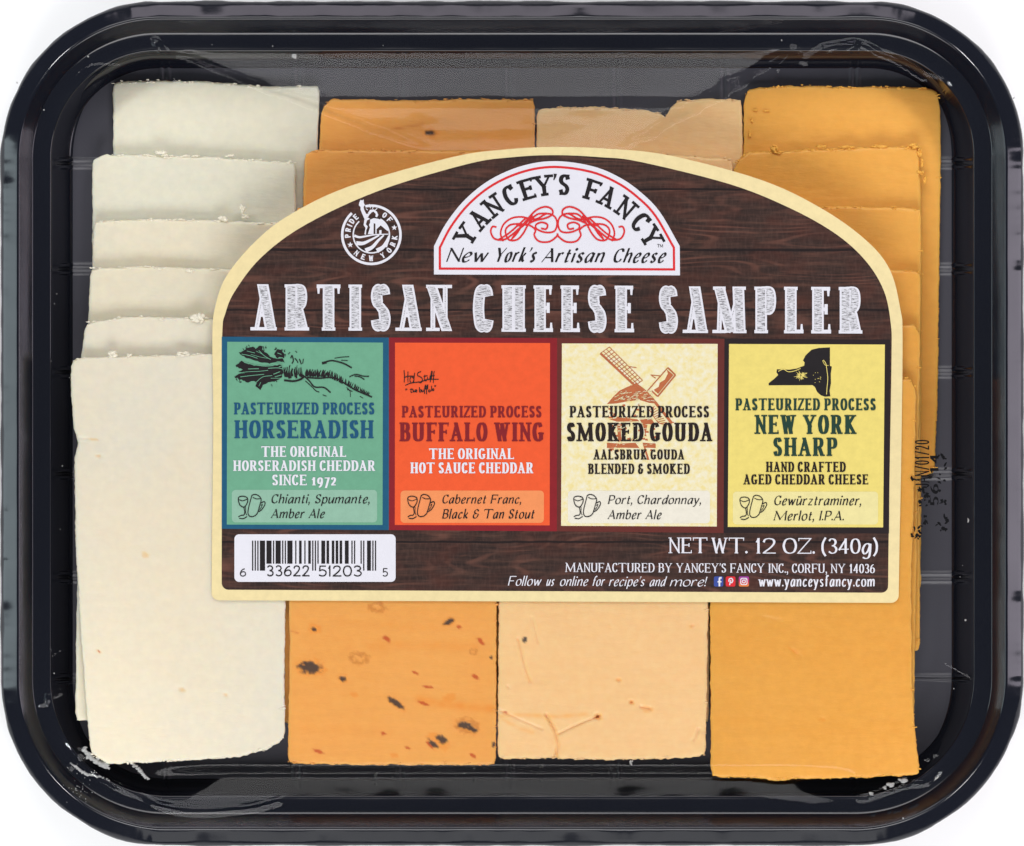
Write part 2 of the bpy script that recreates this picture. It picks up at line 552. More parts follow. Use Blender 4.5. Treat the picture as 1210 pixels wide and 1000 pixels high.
def write_arc(mb, txt_angles, pen, cx, cy, rbase, h, wf, z, inside=False):
    """letters on an arc: [(char, degrees from the top)]"""
    for ch, deg in txt_angles:
        a = math.radians(deg)
        w = measure(ch, pen, wf)

        def xf(p):
            ex, ey = (p[0] - w / 2) * h, p[1] * h
            if inside:
                r = rbase - ey
                t = a - ex / (rbase - h / 2)
            else:
                r = rbase + ey
                t = a + ex / (rbase + h / 2)
            return (cx + r * math.sin(t), cy - r * math.cos(t))
        glyph(mb, ch, pen, 0, wf, z, xf)


# ------------------------------------------------------------------ surface under the tray
m_white = new_mat('white_board', (0.95, 0.95, 0.95, 1), 0.6, 0.2)
me = bpy.data.meshes.new('ground')
me.from_pydata([(-1.6, -1.6, 0), (1.6, -1.6, 0), (1.6, 1.6, 0), (-1.6, 1.6, 0)], [], [(0, 1, 2, 3)])
me.materials.append(m_white)
ground = bpy.data.objects.new('ground', me)
COL.objects.link(ground)
tag(ground, kind='structure')

# ------------------------------------------------------------------ tray
X0, Y0, X1, Y1 = 1.0, 1.5, 1209.5, 999.5
RTL, RTR, RBR, RBL = 186, 182, 200, 196


def outline(step=1.8):
    """outer outline: points and outward normals, clockwise in the photo from the top left straight"""
    pts = []

    def seg(a, b, nrm):
        n = max(2, int(math.hypot(b[0] - a[0], b[1] - a[1]) / step))
        for i in range(n):
            t = i / n
            pts.append((a[0] + (b[0] - a[0]) * t, a[1] + (b[1] - a[1]) * t, *nrm))

    def arc(cx, cy, r, a0):
        n = int(r * math.pi / 2 / step)
        for i in range(n):
            a = math.radians(a0 + 90 * i / n)
            pts.append((cx + r * math.cos(a), cy + r * math.sin(a), math.cos(a), math.sin(a)))
    seg((X0 + RTL, Y0), (X1 - RTR, Y0), (0, -1))
    arc(X1 - RTR, Y0 + RTR, RTR, -90)
    seg((X1, Y0 + RTR), (X1, Y1 - RBR), (1, 0))
    arc(X1 - RBR, Y1 - RBR, RBR, 0)
    seg((X1 - RBR, Y1), (X0 + RBL, Y1), (0, 1))
    arc(X0 + RBL, Y1 - RBL, RBL, 90)
    seg((X0, Y1 - RBL), (X0, Y0 + RTL), (-1, 0))
    arc(X0 + RTL, Y0 + RTL, RTL, 180)
    return pts


def inset(px, py):
    """distance inside the outline"""
    best = None
    cx = min(max(px, X0), X1)
    r = (RTL if py < 500 else RBL) if px < 605 else (RTR if py < 500 else RBR)
    ix0, ix1, iy0, iy1 = X0 + r, X1 - r, Y0 + r, Y1 - r
    dx = ix0 - px if px < 605 else px - ix1
    dy = iy0 - py if py < 500 else py - iy1
    if dx > 0 and dy > 0:
        return r - math.hypot(dx, dy)
    return min(px - X0, X1 - px, py - Y0, Y1 - py)


RIBS_X = [195, 352, 475, 601, 728, 855, 1010]
RIBS_Y = [193, 318, 440, 560, 682, 803]


def rib_amount(x, y, nx, ny, d):
    """moulded ribs: two close ridges with a groove between"""
    if not (60 <= d <= 150):
        return 0.0
    v = 0
    if abs(ny) > .995:
        q = min(abs(x - r) for r in RIBS_X)
    elif abs(nx) > .995:
        q = min(abs(y - r) for r in RIBS_Y)
    else:
        return 0.0
    if q < 8:
        v = math.exp(-((q - 4.2) / 1.9) ** 2) - .35 * math.exp(-(q / 1.6) ** 2)
    return v * min(1, (d - 60) / 4) * (1 if d < 140 else (150 - d) / 10)


m_tray = new_mat('black_plastic', (0.005, 0.006, 0.011, 1), 0.22, 0.5)
oc = obj_coord(m_tray)
rg = ramp(m_tray, noise_tex(m_tray, oc, 60, 4), [(.35, g4(.09)), (.7, g4(.17))])
lk(m_tray, rg, bsdf(m_tray).inputs['Roughness'])
add_bump(m_tray, noise_tex(m_tray, oc, 300, 3), .03, .0004)
m_floor = new_mat('satin_black_plastic', (0.058, 0.057, 0.073, 1), 0.42, 0.6)
oc = obj_coord(m_floor)
add_bump(m_floor, noise_tex(m_floor, oc, 1500, 2), .10, .0003)

OUT = outline()
NP = len(OUT)


def ring_mesh(name, prof, mat, parent, rib=False, cap_last=False, wave=None):
    """prof: [(inset, z mm)] from outside in; closed loop of quads facing up"""
    mb = MB()
    for (d, z) in prof:
        for (x, y, nx, ny) in OUT:
            dd, zz = d, z
            if rib:
                a = rib_amount(x, y, nx, ny, d)
                if d < 84:
                    dd += a * 3.2 * min(1, max(0, (d - 60) / 3))
                    zz += a * .25
                else:
                    zz += a * .4
            if rib:
                k_ = 1 - .66 * ny * ny
                st_ = 59.6 + 25.4 * k_
                dd = (59.6 + (dd - 59.6) * k_ if d <= 85 else st_ + (151 - st_) * (d - 85) / 66)
            if wave:
                dd, zz = wave(x, y, d, z)
            mb.vert(x - nx * dd, y - ny * dd, zz)
    for k in range(len(prof) - 1):
        for i in range(NP):
            j = (i + 1) % NP
            mb.f.append([k * NP + i, (k + 1) * NP + i, (k + 1) * NP + j, k * NP + j])
    if cap_last:
        mb.f.append([(len(prof) - 1) * NP + i for i in range(NP)])
    o = mb.build(name, mat, parent, True)
    bm = bmesh.new()
    bm.from_mesh(o.data)
    bmesh.ops.recalc_face_normals(bm, faces=bm.faces)
    up = sum(f.normal.z * f.calc_area() for f in bm.faces)
    if up < 0:
        bmesh.ops.reverse_faces(bm, faces=bm.faces)
    bm.to_mesh(o.data)
    bm.free()
    return o


tray = bpy.data.objects.new('cheese_tray', None)
COL.objects.link(tray)
tag(tray, 'black plastic tray with rounded corners holding four rows of sliced cheese', 'tray')


def skirt_wave(x, y, d, z):
    w = max(0, 1 - d / 20)
    n = noise.noise(Vector((x / 55, y / 55, 3.1))) * 2.2 * w + noise.noise(Vector((x / 20, y / 20, 9.7))) * 1.0 * w + noise.noise(Vector((x / 8, y / 8, 1.7))) * .3 * w
    return d + n * .8, z + n * .5


RIM = [(4, 13.8), (1.2, 14.2), (0, 14.8), (.6, 15.3), (2.5, 15.85), (7, 16.62), (12, 17.47), (16, 18.15), (18.2, 18.5), (19.6, 18.64), (21, 18.6), (22, 18.42), (23, 18.22), (30, 16.84), (37, 15.46), (38.2, 15.2),
       (47, 15.2), (52, 15.2), (56, 15.25), (57.3, 15.35), (58.6, 15.3), (59.6, 14.9)]
ring_mesh('rim', RIM, m_tray, tray, wave=lambda x, y, d, z: skirt_wave(x, y, d, z) if d < 20 else (d, z))
ring_mesh('wall', [(59.6, 14.9), (60.4, 14.2), (62, 12.8), (66, 10), (70, 7.2), (74, 4.6), (77.5, 2.6), (80, 1.7), (82.5, 1.3), (85, 1.15)], m_tray, tray, rib=True)
ring_mesh('floor_panel', [(85, 1.15), (86.5, 1.2), (90, 1.2), (100, 1.2), (115, 1.2), (135, 1.2), (142, 1.2), (151, 1.2)], m_floor, tray, rib=True, cap_last=True)
ring_mesh('underside', [(4, 13.6), (6, 13.8), (12, 15.6), (20, 17.4), (28, 16), (40, 14.6), (57, 14.4), (72, 3.5), (82, .4), (90, .3)], m_tray, tray, cap_last=True)


# ------------------------------------------------------------------ cheese
def cheese_mat(name, col, col2, sss=0.5, blotch=14, bump=.25, rough=.42, streak=0.0):
    m = new_mat(name, col, rough, .35)
    oc_ = obj_coord(m)
    f = noise_tex(m, oc_, blotch, 5, .6)
    c = mix_col(m, ramp(m, f, [(.3, g4(0)), (.72, g4(1))]), col, col2)
    f2 = noise_tex(m, oc_, 420, 3, .6)
    c = mix_col(m, ramp(m, f2, [(.35, g4(.0)), (.8, g4(.26))]), c, tuple(min(1, v * 1.25) for v in col[:3]) + (1,))
    if streak:
        f3 = noise_tex(m, oc_, 55, 4, .6, (1, 9, 1))
        c = mix_col(m, ramp(m, f3, [(.45, g4(0)), (.8, g4(streak))]), c, tuple(v * .72 for v in col[:3]) + (1,))
    at_ = nd(m, 'ShaderNodeAttribute', attribute_name='marks')
    sx_ = nd(m, 'ShaderNodeSeparateColor')
    lk(m, at_.outputs['Color'], sx_.inputs[0])
    c = mix_col(m, sx_.outputs[2], c, tuple(v * q for v, q in zip(col[:3], (.98, .74, .40))) + (1,))
    c = mix_col(m, sx_.outputs[1], c, (.55, .07, .015, 1))
    c = mix_col(m, sx_.outputs[0], c, (.045, .038, .036, 1))
    lk(m, c, bsdf(m).inputs['Base Color'])
    bsdf(m).inputs['Subsurface Weight'].default_value = sss
    bsdf(m).inputs['Subsurface Radius'].default_value = (1.0, .62, .32)
    bsdf(m).inputs['Subsurface Scale'].default_value = .0036
    mx = nd(m, 'ShaderNodeMath', operation='ADD')
    lk(m, noise_tex(m, oc_, 260, 4, .6, (.5, 1.6, 1)), mx.inputs[0])
    lk(m, noise_tex(m, oc_, 60, 3), mx.inputs[1])
    add_bump(m, mx.outputs[0], bump, .0004)
    return m


m_horse = cheese_mat('white_cheddar', C(247, 233, 206, .89), C(236, 232, 216, .88), bump=.4)
m_horse2 = cheese_mat('aged_white_cheddar', C(238, 231, 207, .885), C(229, 226, 207, .875), bump=.45)
m_horse3 = cheese_mat('ivory_cheddar', C(243, 231, 203, .88), C(235, 228, 206, .87), bump=.4)
m_buff = cheese_mat('orange_cheddar', C(248, 177, 94, .93), C(243, 167, 80, .92), streak=.16, bump=.4)
m_gouda = cheese_mat('peach_gouda', C(253, 208, 152, .96), C(247, 198, 138, .95), streak=.14, bump=.45)
m_sharp = cheese_mat('yellow_cheddar', C(247, 182, 86, .87), C(242, 172, 72, .86), streak=.14, bump=.4)
def crumb_mat(name, col):
    m = new_mat(name, col, .5, .3)
    return m


def arclen_edge(pts, n):
    """polyline -> function t in 0..1"""
    d = [0]
    for a, b in zip(pts, pts[1:]):
        d.append(d[-1] + math.hypot(b[0] - a[0], b[1] - a[1]))
    T = d[-1]

    def f(t):
        s = t * T
        for i in range(len(pts) - 1):
            if s <= d[i + 1] or i == len(pts) - 2:
                q = (s - d[i]) / ((d[i + 1] - d[i]) or 1)
                return (pts[i][0] + (pts[i + 1][0] - pts[i][0]) * q, pts[i][1] + (pts[i + 1][1] - pts[i][1]) * q)
    return f


def axis(n_px, step):
    e = [0, .4, 1.0, 2.0, 3.5, 6.0]
    m = max(3, int((n_px - 12) / step))
    mid = [6 + (n_px - 12) * i / m for i in range(1, m)]
    full = e + mid + [n_px - q for q in e[::-1]]
    return [q / n_px for q in full]


def blob(bm_v, bm_f, c, r, seed):
    """little irregular lump"""
    t = (1 + 5 ** .5) / 2
    vs = [(-1, t, 0), (1, t, 0), (-1, -t, 0), (1, -t, 0), (0, -1, t), (0, 1, t), (0, -1, -t), (0, 1, -t), (t, 0, -1), (t, 0, 1), (-t, 0, -1), (-t, 0, 1)]
    fs = [(0, 11, 5), (0, 5, 1), (0, 1, 7), (0, 7, 10), (0, 10, 11), (1, 5, 9), (5, 11, 4), (11, 10, 2), (10, 7, 6), (7, 1, 8), (3, 9, 4), (3, 4, 2), (3, 2, 6), (3, 6, 8), (3, 8, 9), (4, 9, 5), (2, 4, 11), (6, 2, 10), (8, 6, 7), (9, 8, 1)]
    rnd = random.Random(seed)
    n0 = len(bm_v)
    for v in vs:
        k = rnd.uniform(.45, 1.4) / 1.9
        bm_v.append((c[0] + v[0] * r[0] * k, c[1] + v[1] * r[1] * k, c[2] + v[2] * r[2] * k))
    for f in fs:
        bm_f.append([n0 + i for i in f])


def lumps(name, items, mat, parent=None):
    """items: (px, py, z mm, rx px, ry px, rz mm)"""
    v, f = [], []
    rn_ = random.Random(len(items))
    fine = []
    for (px, py, z, rx, ry, rz) in items:      # a big crumb is a ragged cluster of small ones
        if max(rx, ry) > 3:
            m_ = int(6 + rx * ry / 4)
            for _ in range(m_):
                a_, q_ = rn_.uniform(0, 6.28), rn_.random() ** .6
                g_ = rn_.uniform(.22, .5)
                fine.append((px + rx * .62 * q_ * math.cos(a_), py + ry * .62 * q_ * math.sin(a_), z + rz * .3 * rn_.random(), max(.8, rx * g_), max(.7, ry * g_), rz * rn_.uniform(.5, .9)))
        else:
            fine.append((px, py, z, rx, ry, rz))
    for i, (px, py, z, rx, ry, rz) in enumerate(fine):
        blob(v, f, P(px, py, z), (rx * U, ry * U, rz * .001), i * 17 + int(px))
    me_ = bpy.data.meshes.new(name)
    me_.from_pydata(v, [], f)
    me_.materials.append(mat)
    me_.polygons.foreach_set('use_smooth', [True] * len(me_.polygons))
    o = bpy.data.objects.new(name, me_)
    COL.objects.link(o)
    if parent:
        o.parent = parent
    tag(o, kind='stuff')
    return o


m_crumb = {m_horse.name: crumb_mat('white_crumb', C(250, 243, 222, .95)), m_buff.name: crumb_mat('orange_crumb', C(248, 178, 96)),
           m_gouda.name: crumb_mat('peach_crumb', C(252, 212, 158)), m_sharp.name: crumb_mat('yellow_crumb', C(250, 186, 80))}


m_crumb[m_horse2.name] = m_crumb[m_horse3.name] = m_crumb[m_horse.name]
TH, Z1 = 2.88, 1.32


def seg_dist(px, py, a, b):
    vx, vy = b[0] - a[0], b[1] - a[1]
    t = max(0, min(1, ((px - a[0]) * vx + (py - a[1]) * vy) / ((vx * vx + vy * vy) or 1)))
    return math.hypot(px - a[0] - t * vx, py - a[1] - t * vy)


def cheese_slice(lab, grp, mat, level, top, right, bottom, left, seed, step=4.0, rough=1.0, ncr=14, dents=(), marks=(), strokes=()):
    """edges are polylines in photo pixels: top and bottom run left to right, right and left run top to bottom"""
    zb = Z1 + level * (TH + .06)
    fT, fB, fL, fR = arclen_edge(top, 0), arclen_edge(bottom, 0), arclen_edge(left, 0), arclen_edge(right, 0)
    wpx = math.hypot(top[-1][0] - top[0][0], top[-1][1] - top[0][1])
    hpx = math.hypot(left[-1][0] - left[0][0], left[-1][1] - left[0][1])
    ua, va = axis(wpx, step), axis(hpx, step)
    nu, nv = len(ua), len(va)
    p00, p10, p01, p11 = fT(0), fT(1), fB(0), fB(1)
    sd = seed * 13.7

    def at(u, v):
        a, b, l, r = fT(u), fB(u), fL(v), fR(v)
        x = (1 - v) * a[0] + v * b[0] + (1 - u) * l[0] + u * r[0] - ((1 - u) * (1 - v) * p00[0] + u * (1 - v) * p10[0] + (1 - u) * v * p01[0] + u * v * p11[0])
        y = (1 - v) * a[1] + v * b[1] + (1 - u) * l[1] + u * r[1] - ((1 - u) * (1 - v) * p00[1] + u * (1 - v) * p10[1] + (1 - u) * v * p01[1] + u * v * p11[1])
        ex, ey = min(u, 1 - u) * wpx, min(v, 1 - v) * hpx
        # worn corners
        if ex < 9 and ey < 9:
            k = 1.8 * (1 - ex / 9) * (1 - ey / 9)
            x += k * (1 if u < .5 else -1)
            y += k * (1 if v < .5 else -1)
        f = max(0, 1 - min(ex, ey) / 10)
        if f > 0:
            n1 = noise.noise(Vector((x / 17 + sd, y / 17, sd))) * .9 + noise.noise(Vector((x / 5 + sd, y / 5, 2 + sd))) * 1.0 + noise.noise(Vector((x / 2.2, y / 2.2, 5 + sd))) * .9
            n1 *= f * rough
            if ex < ey:
                x += n1 * .6
            else:
                y += n1
        return x, y, min(ex, ey)
    mb = MB()
    MK = []
    R = 3.0
    for layer in (0, 1):
        for v in va:
            for u in ua:
                x, y, e = at(u, v)
                if layer == 0:
                    z = zb + TH - .12 * (1 + noise.noise(Vector((x / 45, y / 45, sd))))
                    if e < R:
                        z -= .6 * (1 - math.sqrt(max(0, 1 - (1 - e / R) ** 2))) * (1 + .8 * noise.noise(Vector((x / 7, y / 7, sd + 4))))
                    mk = [0.0, 0.0, 0.0]
                    for (ch_, mx_, my_, ma, mbb, mr_) in marks:
                        if abs(x - mx_) < 26 and abs(y - my_) < 26:
                            qx, qy = x - mx_, y - my_
                            ea = (qx * math.cos(mr_) + qy * math.sin(mr_)) / ma
                            eb = (-qx * math.sin(mr_) + qy * math.cos(mr_)) / mbb
                            rr = math.hypot(ea, eb) + .45 * noise.noise(Vector((x / 4.2, y / 4.2, mx_))) + .2 * noise.noise(Vector((x / 1.8, y / 1.8, my_)))
                            k_ = max(0, min(1, (1.28 - rr) / .6))
                            k_ = k_ * k_ * (3 - 2 * k_)
                            if ch_ == 3:      # a ring, the cut rim of a seed pod
                                k_ *= max(0, min(1, (rr - .35) / .4)) * .75
                                mk[2] = max(mk[2], k_)
                                mk[0] = max(mk[0], k_ * .35)
                            else:
                                k_ *= (.93, .85, .6)[ch_]
                                mk[ch_] = max(mk[ch_], k_)
                            if ch_ == 0:
                                z -= .09 * k_
                    for (pp_, ww_, ch_, am_) in strokes:
                        dm = min(seg_dist(x, y, a, b) for a, b in zip(pp_, pp_[1:]))
                        if dm < ww_ * 2.2:
                            mk[ch_] = max(mk[ch_], am_ * math.exp(-(dm / ww_) ** 2) * (.75 + .5 * noise.noise(Vector((x / 9, y / 9, 2)))))
                    MK.append(mk)
                    for (dp, wd, de) in dents:
                        dm = min(seg_dist(x, y, a, b) for a, b in zip(dp, dp[1:])) if len(dp) > 1 else math.hypot(x - dp[0][0], y - dp[0][1])
                        if dm < wd * 2:
                            z -= 1.5 * de * math.exp(-(dm / wd) ** 2 * 1.6)
                else:
                    z = zb
                mb.vert(x, y, z)
    N = nu * nv
    I = lambda i, j, k: k * N + j * nu + i
    for j in range(nv - 1):
        for i in range(nu - 1):
            mb.f.append([I(i, j, 0), I(i, j + 1, 0), I(i + 1, j + 1, 0), I(i + 1, j, 0)])
            mb.f.append([I(i, j, 1), I(i + 1, j, 1), I(i + 1, j + 1, 1), I(i, j + 1, 1)])
    for i in range(nu - 1):
        mb.f.append([I(i, 0, 0), I(i + 1, 0, 0), I(i + 1, 0, 1), I(i, 0, 1)])
        mb.f.append([I(i, nv - 1, 0), I(i, nv - 1, 1), I(i + 1, nv - 1, 1), I(i + 1, nv - 1, 0)])
    for j in range(nv - 1):
        mb.f.append([I(0, j, 0), I(0, j, 1), I(0, j + 1, 1), I(0, j + 1, 0)])
        mb.f.append([I(nu - 1, j, 0), I(nu - 1, j + 1, 0), I(nu - 1, j + 1, 1), I(nu - 1, j, 1)])
    o = mb.build('cheese_slice', mat, None, True)
    tag(o, lab, 'cheese slice', grp)
    ca = o.data.color_attributes.new('marks', 'FLOAT_COLOR', 'POINT')
    buf = np.zeros((2 * N, 4), dtype=np.float32)
    buf[:N, :3] = np.array(MK, dtype=np.float32)
    buf[:, 3] = 1
    ca.data.foreach_set('color', buf.ravel())
    if ncr:
        rnd = random.Random(seed)
        it = []
        for _ in range(70 if level == 5 else 0):      # crumbly cut edge at the lower end
            t = rnd.random()
            x, y = fB(t)
            s = rnd.choice((.6, .9, 1.3, 1.0, .7))
            it.append((x, y - rnd.uniform(-.5, 5), zb + TH - .3, s * rnd.uniform(1, 3), s * rnd.uniform(.6, 1.2), .2 * s))
        for _ in range(int(ncr * 1.8)):
            t = rnd.random()
            if rnd.random() < .72:
                x, y = fT(t)
                y += rnd.uniform(-1, 2.5)
            elif rnd.random() < .5:
                x, y = fR(t)
                x -= rnd.uniform(0, 3)
            else:
                x, y = fB(t)
                y -= rnd.uniform(0, 3)
            s = rnd.choice((.6, .8, 1.1, 1.5, .7))
            it.append((x, y, zb + TH - .2, s * rnd.uniform(1, 4.5), s * rnd.uniform(.6, 1.1), .2 * s))
        lumps('crumbs', it, m_crumb[mat.name], o)
    return o, zb + TH


G1, G2, G3, G4 = 'white horseradish cheese slices', 'orange buffalo wing cheese slices', 'peach smoked gouda slices', 'yellow sharp cheddar slices'
# --- white column, lowest slice first
cheese_slice('lowest white cheese slice, lying on the tray floor at its upper end', G1, m_horse2, 0,
             [(133, 97), (180, 95), (250, 97), (320, 103), (378, 101)], [(378, 101), (375, 180), (374, 575)], [(130, 576), (374, 578)], [(133, 97), (134, 180), (130, 576)], 1, ncr=22)
cheese_slice('white cheese slice second from the bottom, curled flakes along its edge', G1, m_horse2, 1,
             [(109, 187), (125, 183), (190, 184), (260, 186), (300, 189), (349, 192)], [(349, 192), (350, 250), (350, 660)], [(108, 660), (350, 662)], [(109, 187), (109, 260), (108, 660)], 2, ncr=34)
cheese_slice('third white cheese slice up, with a crumbly tuft standing on its edge', G1, m_horse3, 2,
             [(110, 262), (170, 259), (260, 261), (345, 264)], [(345, 264), (344, 730)], [(108, 728), (344, 730)], [(110, 262), (108, 400), (108, 728)], 3, ncr=30)
cheese_slice('fourth white cheese slice up, a narrow smooth strip beside the label', G1, m_horse3, 3,
             [(107, 317), (180, 315), (250, 318), (343, 321)], [(343, 321), (342, 795)], [(106, 795), (342, 795)], [(107, 317), (104, 380), (106, 795)], 4, ncr=22)
cheese_slice('white cheese slice just under the large uppermost white slice', G1, m_horse, 4,
             [(101, 381), (150, 374), (220, 376), (340, 380)], [(340, 380), (338, 850)], [(89, 852), (338, 850)], [(101, 381), (96, 421), (92, 640), (90, 760), (89, 852)], 5, ncr=26)
o, zt_w = cheese_slice('large uppermost white cheese slice with a notched side and slanting lower edge', G1, m_horse, 5,
                       [(84, 424), (120, 422), (252, 418), (338, 420)], [(338, 420), (339, 640), (336, 800), (337, 873)],
                       [(107, 892), (130, 903), (195, 900), (280, 895), (315, 886), (337, 873)],
                       [(84, 424), (84, 470), (87, 505), (92, 524), (88, 540), (89, 640), (96, 760), (103, 850), (107, 892)], 6, step=2.4, ncr=30,
                       dents=[([(92, 518), (104, 519)], 2.0, .35), ([(116, 539), (119, 540)], 1.8, .3), ([(215, 815)], 5, .2), ([(267, 822)], 3, .2), ([(172, 655)], 2, .15)],
                       marks=[(2, 172, 656, 4.5, 3.6, .2), (2, 116, 539, 3, 2, .2), (2, 117, 770, 2.6, 1.8, .6), (1, 117, 770, 1.3, .9, .6), (2, 215, 815, 3.4, 2.2, 0), (2, 267, 822, 2.4, 1.6, 0), (2, 110, 519, 5, 1.6, 0)],
                       strokes=[([(210, 560), (215, 700), (225, 790)], 45, 2, .07), ([(150, 640), (270, 800)], 30, 2, .05)])
def flat_bit(mb, cx, cy, rx, ry, rot, z, seed, n=14, jag=.25):
    rnd = random.Random(seed)
    pts = []
    for i in range(n):
        t = 2 * math.pi * i / n
        k = 1 + rnd.uniform(-jag, jag)
        a, b = rx * k * math.cos(t), ry * k * math.sin(t)
        pts.append((cx + a * math.cos(rot) - b * math.sin(rot), cy + a * math.sin(rot) + b * math.cos(rot)))
    mb.poly(pts, z + lvl())


# --- orange column
cheese_slice('lowest orange pepper cheese slice, paler along its upper edge', G2, m_buff, 0,
             [(380, 126), (392, 117), (470, 119), (560, 117), (632, 118)], [(632, 118), (632, 590)], [(376, 592), (632, 590)], [(380, 126), (377, 180), (376, 592)], 11, step=2.4, ncr=26,
             marks=[(0, 508, 157, 6, 3.2, .1), (2, 508, 157, 9, 6, .1)], strokes=[([(463, 153), (480, 150), (500, 147)], 1.3, 1, .35)])
cheese_slice('bright orange pepper cheese slice showing between lowest orange slice and label', G2, m_buff, 1,
             [(360, 180), (372, 177), (480, 178), (632, 180)], [(632, 180), (630, 655)], [(357, 657), (630, 655)], [(360, 180), (358, 240), (357, 657)], 12, ncr=20)
HID2 = 'orange pepper cheese slice lying wholly under the paper label and uppermost orange slice'
for k, (yt, yb, xl) in enumerate([(245, 720, 350), (318, 790, 345), (384, 855, 333)]):
    cheese_slice(HID2, G2, m_buff, 2 + k, [(xl, yt), (589, yt)], [(589, yt), (588, yb)], [(xl, yb), (588, yb)], [(xl, yt), (xl, yb)], 13 + k, ncr=0, step=8)
BUFF = [(2, 367, 789, 18, 10, .12), (0, 366, 789, 13, 7, .12), (0, 468, 831, 11, 3.4, .65), (2, 468, 831, 14, 5, .65), (2, 552, 858, 15, 9, .2), (0, 549, 857, 9, 4, .1), (0, 557, 861, 7, 3, .5), (3, 552, 858, 13, 9, .2),
        (2, 517, 876, 14, 8, .6), (0, 522, 874, 7, 4.4, .5), (0, 512, 879, 7.5, 3, .7), (1, 508, 881, 6, 2, .8), (0, 530, 735, 6.5, 3, -.5), (2, 530, 735, 9, 5, -.5), (0, 405, 802, 4.4, 3, .3), (2, 405, 802, 6.5, 5, .3),
        (2, 372, 743, 8, 6, .3), (0, 371, 744, 3.6, 2.2, .4), (3, 446, 718, 10, 6, .1), (3, 424, 778, 12, 7, .1), (2, 530, 826, 9, 6, -.4), (3, 560, 770, 5, 4, 0), (2, 419, 821, 5, 3, .3), (2, 466, 893, 5, 3, .2),
        (0, 583, 880, 2, 3.4, 0), (0, 580, 777, 1.8, 1.8, 0), (1, 457, 755, 5, 2.6, .7), (1, 376, 888, 6.5, 2.2, .4), (1, 505, 812, 6, 1.8, .1), (1, 568, 758, 5, 2.4, .7), (1, 500, 831, 7, 1.7, .35), (1, 453, 867, 3.4, 1.8, .2),
        (1, 559, 893, 5, 1.8, .7), (1, 482, 884, 4, 1.6, .2), (1, 562, 800, 5, 2.4, .5), (1, 490, 795, 4, 1.6, .4), (1, 542, 741, 3, 2, 0)]
o, zt_b = cheese_slice('uppermost orange cheese slice speckled with black and red pepper', G2, m_buff, 5,
                       [(341, 430), (588, 432)], [(588, 432), (587, 720), (586, 904)], [(340, 902), (420, 904), (520, 904), (586, 904)],
                       [(341, 430), (340, 640), (342, 760), (340, 902)], 16, step=1.7, ncr=40,
                       dents=[([(424, 778)], 8, .12), ([(446, 718)], 7, .12)], marks=BUFF,
                       strokes=[([(440, 764), (500, 762), (560, 766)], 6, 2, .35), ([(495, 826), (520, 832), (560, 836), (588, 838)], 5, 2, .8), ([(350, 860), (460, 866)], 8, 2, .15), ([(400, 735), (520, 744)], 5, 2, .18), ([(344, 746), (352, 748)], 1, 1, .6)])
# --- peach column
cheese_slice('lowest peach smoked gouda slice with a notch torn in its edge', G3, m_gouda, 0,
             [(634, 128), (700, 126), (760, 130), (781, 134), (786, 139), (792, 128), (802, 119), (840, 117), (877, 117)], [(877, 117), (878, 590)], [(634, 592), (878, 590)],
             [(634, 128), (634, 592)], 21, step=3, ncr=26)
cheese_slice('peach gouda slice second from the bottom, a thin sliver above the label', G3, m_gouda, 1,
             [(636, 186), (790, 183), (866, 188)], [(866, 188), (866, 655)], [(636, 655), (866, 655)], [(636, 186), (636, 655)], 22, ncr=12)
HID3 = 'peach gouda slice lying wholly under the paper label and uppermost gouda slice'
for k, (yt, yb) in enumerate([(245, 720), (318, 790), (384, 855)]):
    cheese_slice(HID3, G3, m_gouda, 2 + k, [(591, yt), (838, yt)], [(838, yt), (838, yb)], [(590, yb), (838, yb)], [(591, yt), (590, yb)], 23 + k, ncr=0, step=8)
o, zt_g = cheese_slice('uppermost peach gouda slice with cracks and pinholes in its face', G3, m_gouda, 5,
                       [(591, 432), (837, 434)], [(838, 434), (837, 720), (834, 893)], [(588, 897), (640, 896), (720, 898), (800, 896), (833, 893)],
                       [(591, 432), (589, 720), (588, 897)], 26, step=1.9, ncr=46,
                       dents=[([(645, 845), (655, 862), (660, 880), (657, 894)], 2.2, .75), ([(660, 868), (680, 858), (700, 850), (708, 846)], 1.7, .55), ([(706, 847)], 3.4, 1.0), ([(746, 830)], 2.6, .9),
                              ([(757, 836), (768, 838)], 2.2, .5), ([(731, 804)], 2.2, .6), ([(612, 755), (620, 790), (626, 806)], 1.8, .45), ([(590, 840), (640, 862)], 1.6, .4), ([(628, 730), (636, 760)], 1.4, .35),
                              ([(818, 740)], 1.8, .5), ([(820, 875), (826, 862)], 2, .5), ([(600, 812)], 2.0, .4)],
                       marks=[(0, 620, 756, 2.4, 3.4, .3), (2, 708, 847, 5, 4.4, 0), (2, 746, 830, 4, 3, .3), (2, 764, 838, 8, 4, .3), (2, 731, 804, 4, 2.4, 0), (2, 598, 843, 5, 2.4, 0), (1, 598, 842, 2.6, 1.2, .2), (2, 817, 740, 3, 2, 0)],
                       strokes=[([(589, 846), (620, 845), (660, 847), (692, 844)], 2.4, 2, .75), ([(594, 850), (612, 860), (630, 866)], 2.2, 2, .5), ([(645, 845), (655, 862), (660, 880), (657, 894)], 3, 2, .45), ([(660, 868), (680, 858), (706, 847)], 2.2, 2, .4), ([(612, 755), (620, 790), (626, 806)], 2, 2, .35), ([(590, 790), (830, 800)], 30, 2, .06)])
